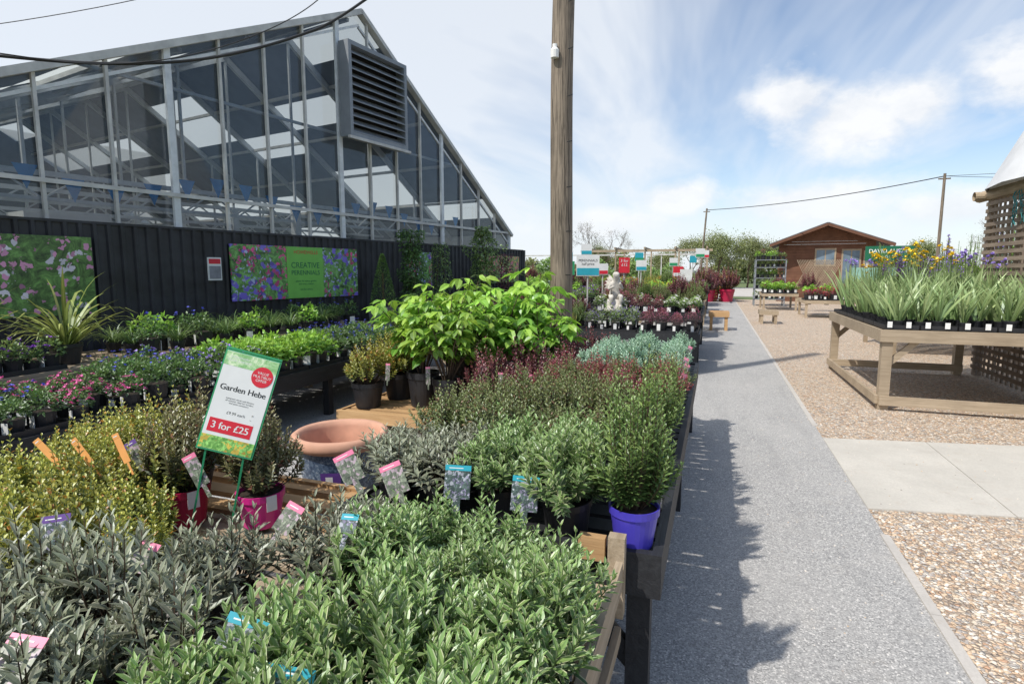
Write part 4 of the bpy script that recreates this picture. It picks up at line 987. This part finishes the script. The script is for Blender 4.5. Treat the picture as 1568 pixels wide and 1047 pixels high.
for x,y,s_ in [(-2.5,60,.95),(.2,59,.95),(3.0,62,.85),(8.0,62,.7),(-5.5,66,.7),(6,70,.85),(13,60,.7),(18,64,.8),(-14,70,.8)]:
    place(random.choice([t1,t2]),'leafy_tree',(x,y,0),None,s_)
place(bare,'bare_tree',(16,44,0),1,.7); place(bare,'bare_tree',(19,47,0),2,.75)
r=np.random.default_rng(21); mb=MB(); n=50000
x=r.uniform(-70,80,n); hh=2.6+.9*np.sin(x*.35)+.7*np.sin(x*.9+1)+.4*np.sin(x*2.3); z=hh*r.uniform(0,1,n)**.6; y=85+r.normal(size=n)*1.2
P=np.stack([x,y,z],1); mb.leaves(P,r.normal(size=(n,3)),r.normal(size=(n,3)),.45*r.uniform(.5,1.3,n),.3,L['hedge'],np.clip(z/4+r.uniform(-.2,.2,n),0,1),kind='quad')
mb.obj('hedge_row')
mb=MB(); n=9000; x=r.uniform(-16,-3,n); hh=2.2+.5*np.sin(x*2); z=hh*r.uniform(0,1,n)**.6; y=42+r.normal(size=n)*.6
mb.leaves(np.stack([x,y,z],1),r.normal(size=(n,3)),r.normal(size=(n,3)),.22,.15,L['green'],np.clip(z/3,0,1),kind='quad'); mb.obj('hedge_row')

# ------------------------------------------------------------------ sky, sun, camera
el=math.radians(52); sd=Vector((.58,.81,0)).normalized(); d=Vector((sd.x*math.cos(el),sd.y*math.cos(el),-math.sin(el)))
sl=bpy.data.lights.new('sun','SUN'); sl.energy=4.2; sl.angle=math.radians(1.0); sl.color=(1,.955,.88)
so=bpy.data.objects.new('sun',sl); COL.objects.link(so); so.rotation_euler=d.to_track_quat('-Z','Y').to_euler(); so.location=(-10,-10,20)
w=bpy.data.worlds.new('World'); scene.world=w; w.use_nodes=True; t=NT(w.node_tree)
bg=w.node_tree.nodes['Background']; 
sky=t.node('ShaderNodeTexSky'); sky.sky_type='NISHITA'; sky.sun_disc=False; sky.sun_elevation=el; sky.sun_rotation=math.atan2(-sd.x,-sd.y)%(2*math.pi)
sky.air_density=1.0; sky.dust_density=.7; sky.ozone_density=2.0
dv=t.node('ShaderNodeTexCoord').outputs['Generated']; sx=t.node('ShaderNodeSeparateXYZ'); t.l.new(dv,sx.inputs[0]); X_,Y_,Z_=sx.outputs
zc=t.m('ADD',t.m('MAXIMUM',Z_,0),.12)
cv=t.node('ShaderNodeCombineXYZ'); t.l.new(t.m('DIVIDE',X_,zc),cv.inputs[0]); t.l.new(t.m('DIVIDE',Y_,zc),cv.inputs[1])
mp=t.mapping(cv.outputs[0],(1.2,.36,1),(0,0,.9),(2.3,.4,0))
ci=t.noise(mp,1.0,5,.58,.5)
left=t.m('MULTIPLY',X_,-.42)
cif=t.m('ADD',ci,left)
cirrus=t.ramp(cif,[(.36,.10),(.62,.95)])
nzs=t.noise(t.mapping(dv,(1,1,1.5)),11,6,.6)
nz=t.m('MULTIPLY',t.m('SUBTRACT',nzs,.5),1.6)
def azel(az,e):
    a=math.radians(az);e=math.radians(e); return Vector((math.sin(a)*math.cos(e),math.cos(a)*math.cos(e),math.sin(e)))
cum=None
for (az,e_,rx,rz_) in [(10.5,12.4,.13,.065),(6.0,14.6,.075,.06),(14.5,13.0,.06,.05),(7.8,5.8,.17,.04),(-3.5,6.8,.085,.035),(22,14,.09,.06),(-11,4.5,.14,.03),(18,4.8,.14,.035)]:
    q=azel(az,e_); k_=rx/rz_
    mpn=t.mapping(dv,(1,1,k_),(0,0,0),(-q.x,-q.y,-q.z*k_))
    ln=t.node('ShaderNodeVectorMath',operation='LENGTH'); t.l.new(mpn,ln.inputs[0])
    f=t.m('SUBTRACT',1,t.m('DIVIDE',ln.outputs['Value'],rx))
    cum=f if cum is None else t.m('MAXIMUM',cum,f)
cumf=t.ramp(t.m('ADD',cum,nz),[(.0,0),(.6,1)])
ccol=t.ramp(nzs,[(.36,(.80,.83,.88)),(.58,(.96,.965,.975))])
SK=.15
skc=t.mix(1,sky.outputs[0],(SK,SK,SK),'MULTIPLY')
c1=t.mix(t.m('MULTIPLY',cirrus,.85),skc,(.86,.90,.95))
c2=t.mix(t.m('MULTIPLY',cumf,.9),c1,ccol)
hz=t.ramp(Z_,[(0,.8),(.17,0)])
c3=t.mix(hz,c2,(.84,.90,.96))
c4=t.mix(1,c3,(1.06/SK,1.06/SK,1.06/SK),'MULTIPLY')
t.l.new(c4,bg.inputs[0]); bg.inputs[1].default_value=SK
cam=bpy.data.cameras.new('camera'); co=bpy.data.objects.new('camera',cam); COL.objects.link(co); co.location=(0,0,1.65)
co.rotation_euler=(math.radians(90-7.1),0,math.radians(19.6)); cam.lens=20; cam.sensor_width=36; cam.clip_start=.05; cam.clip_end=2000
scene.camera=co
print('OBJECTS',len(bpy.data.objects))
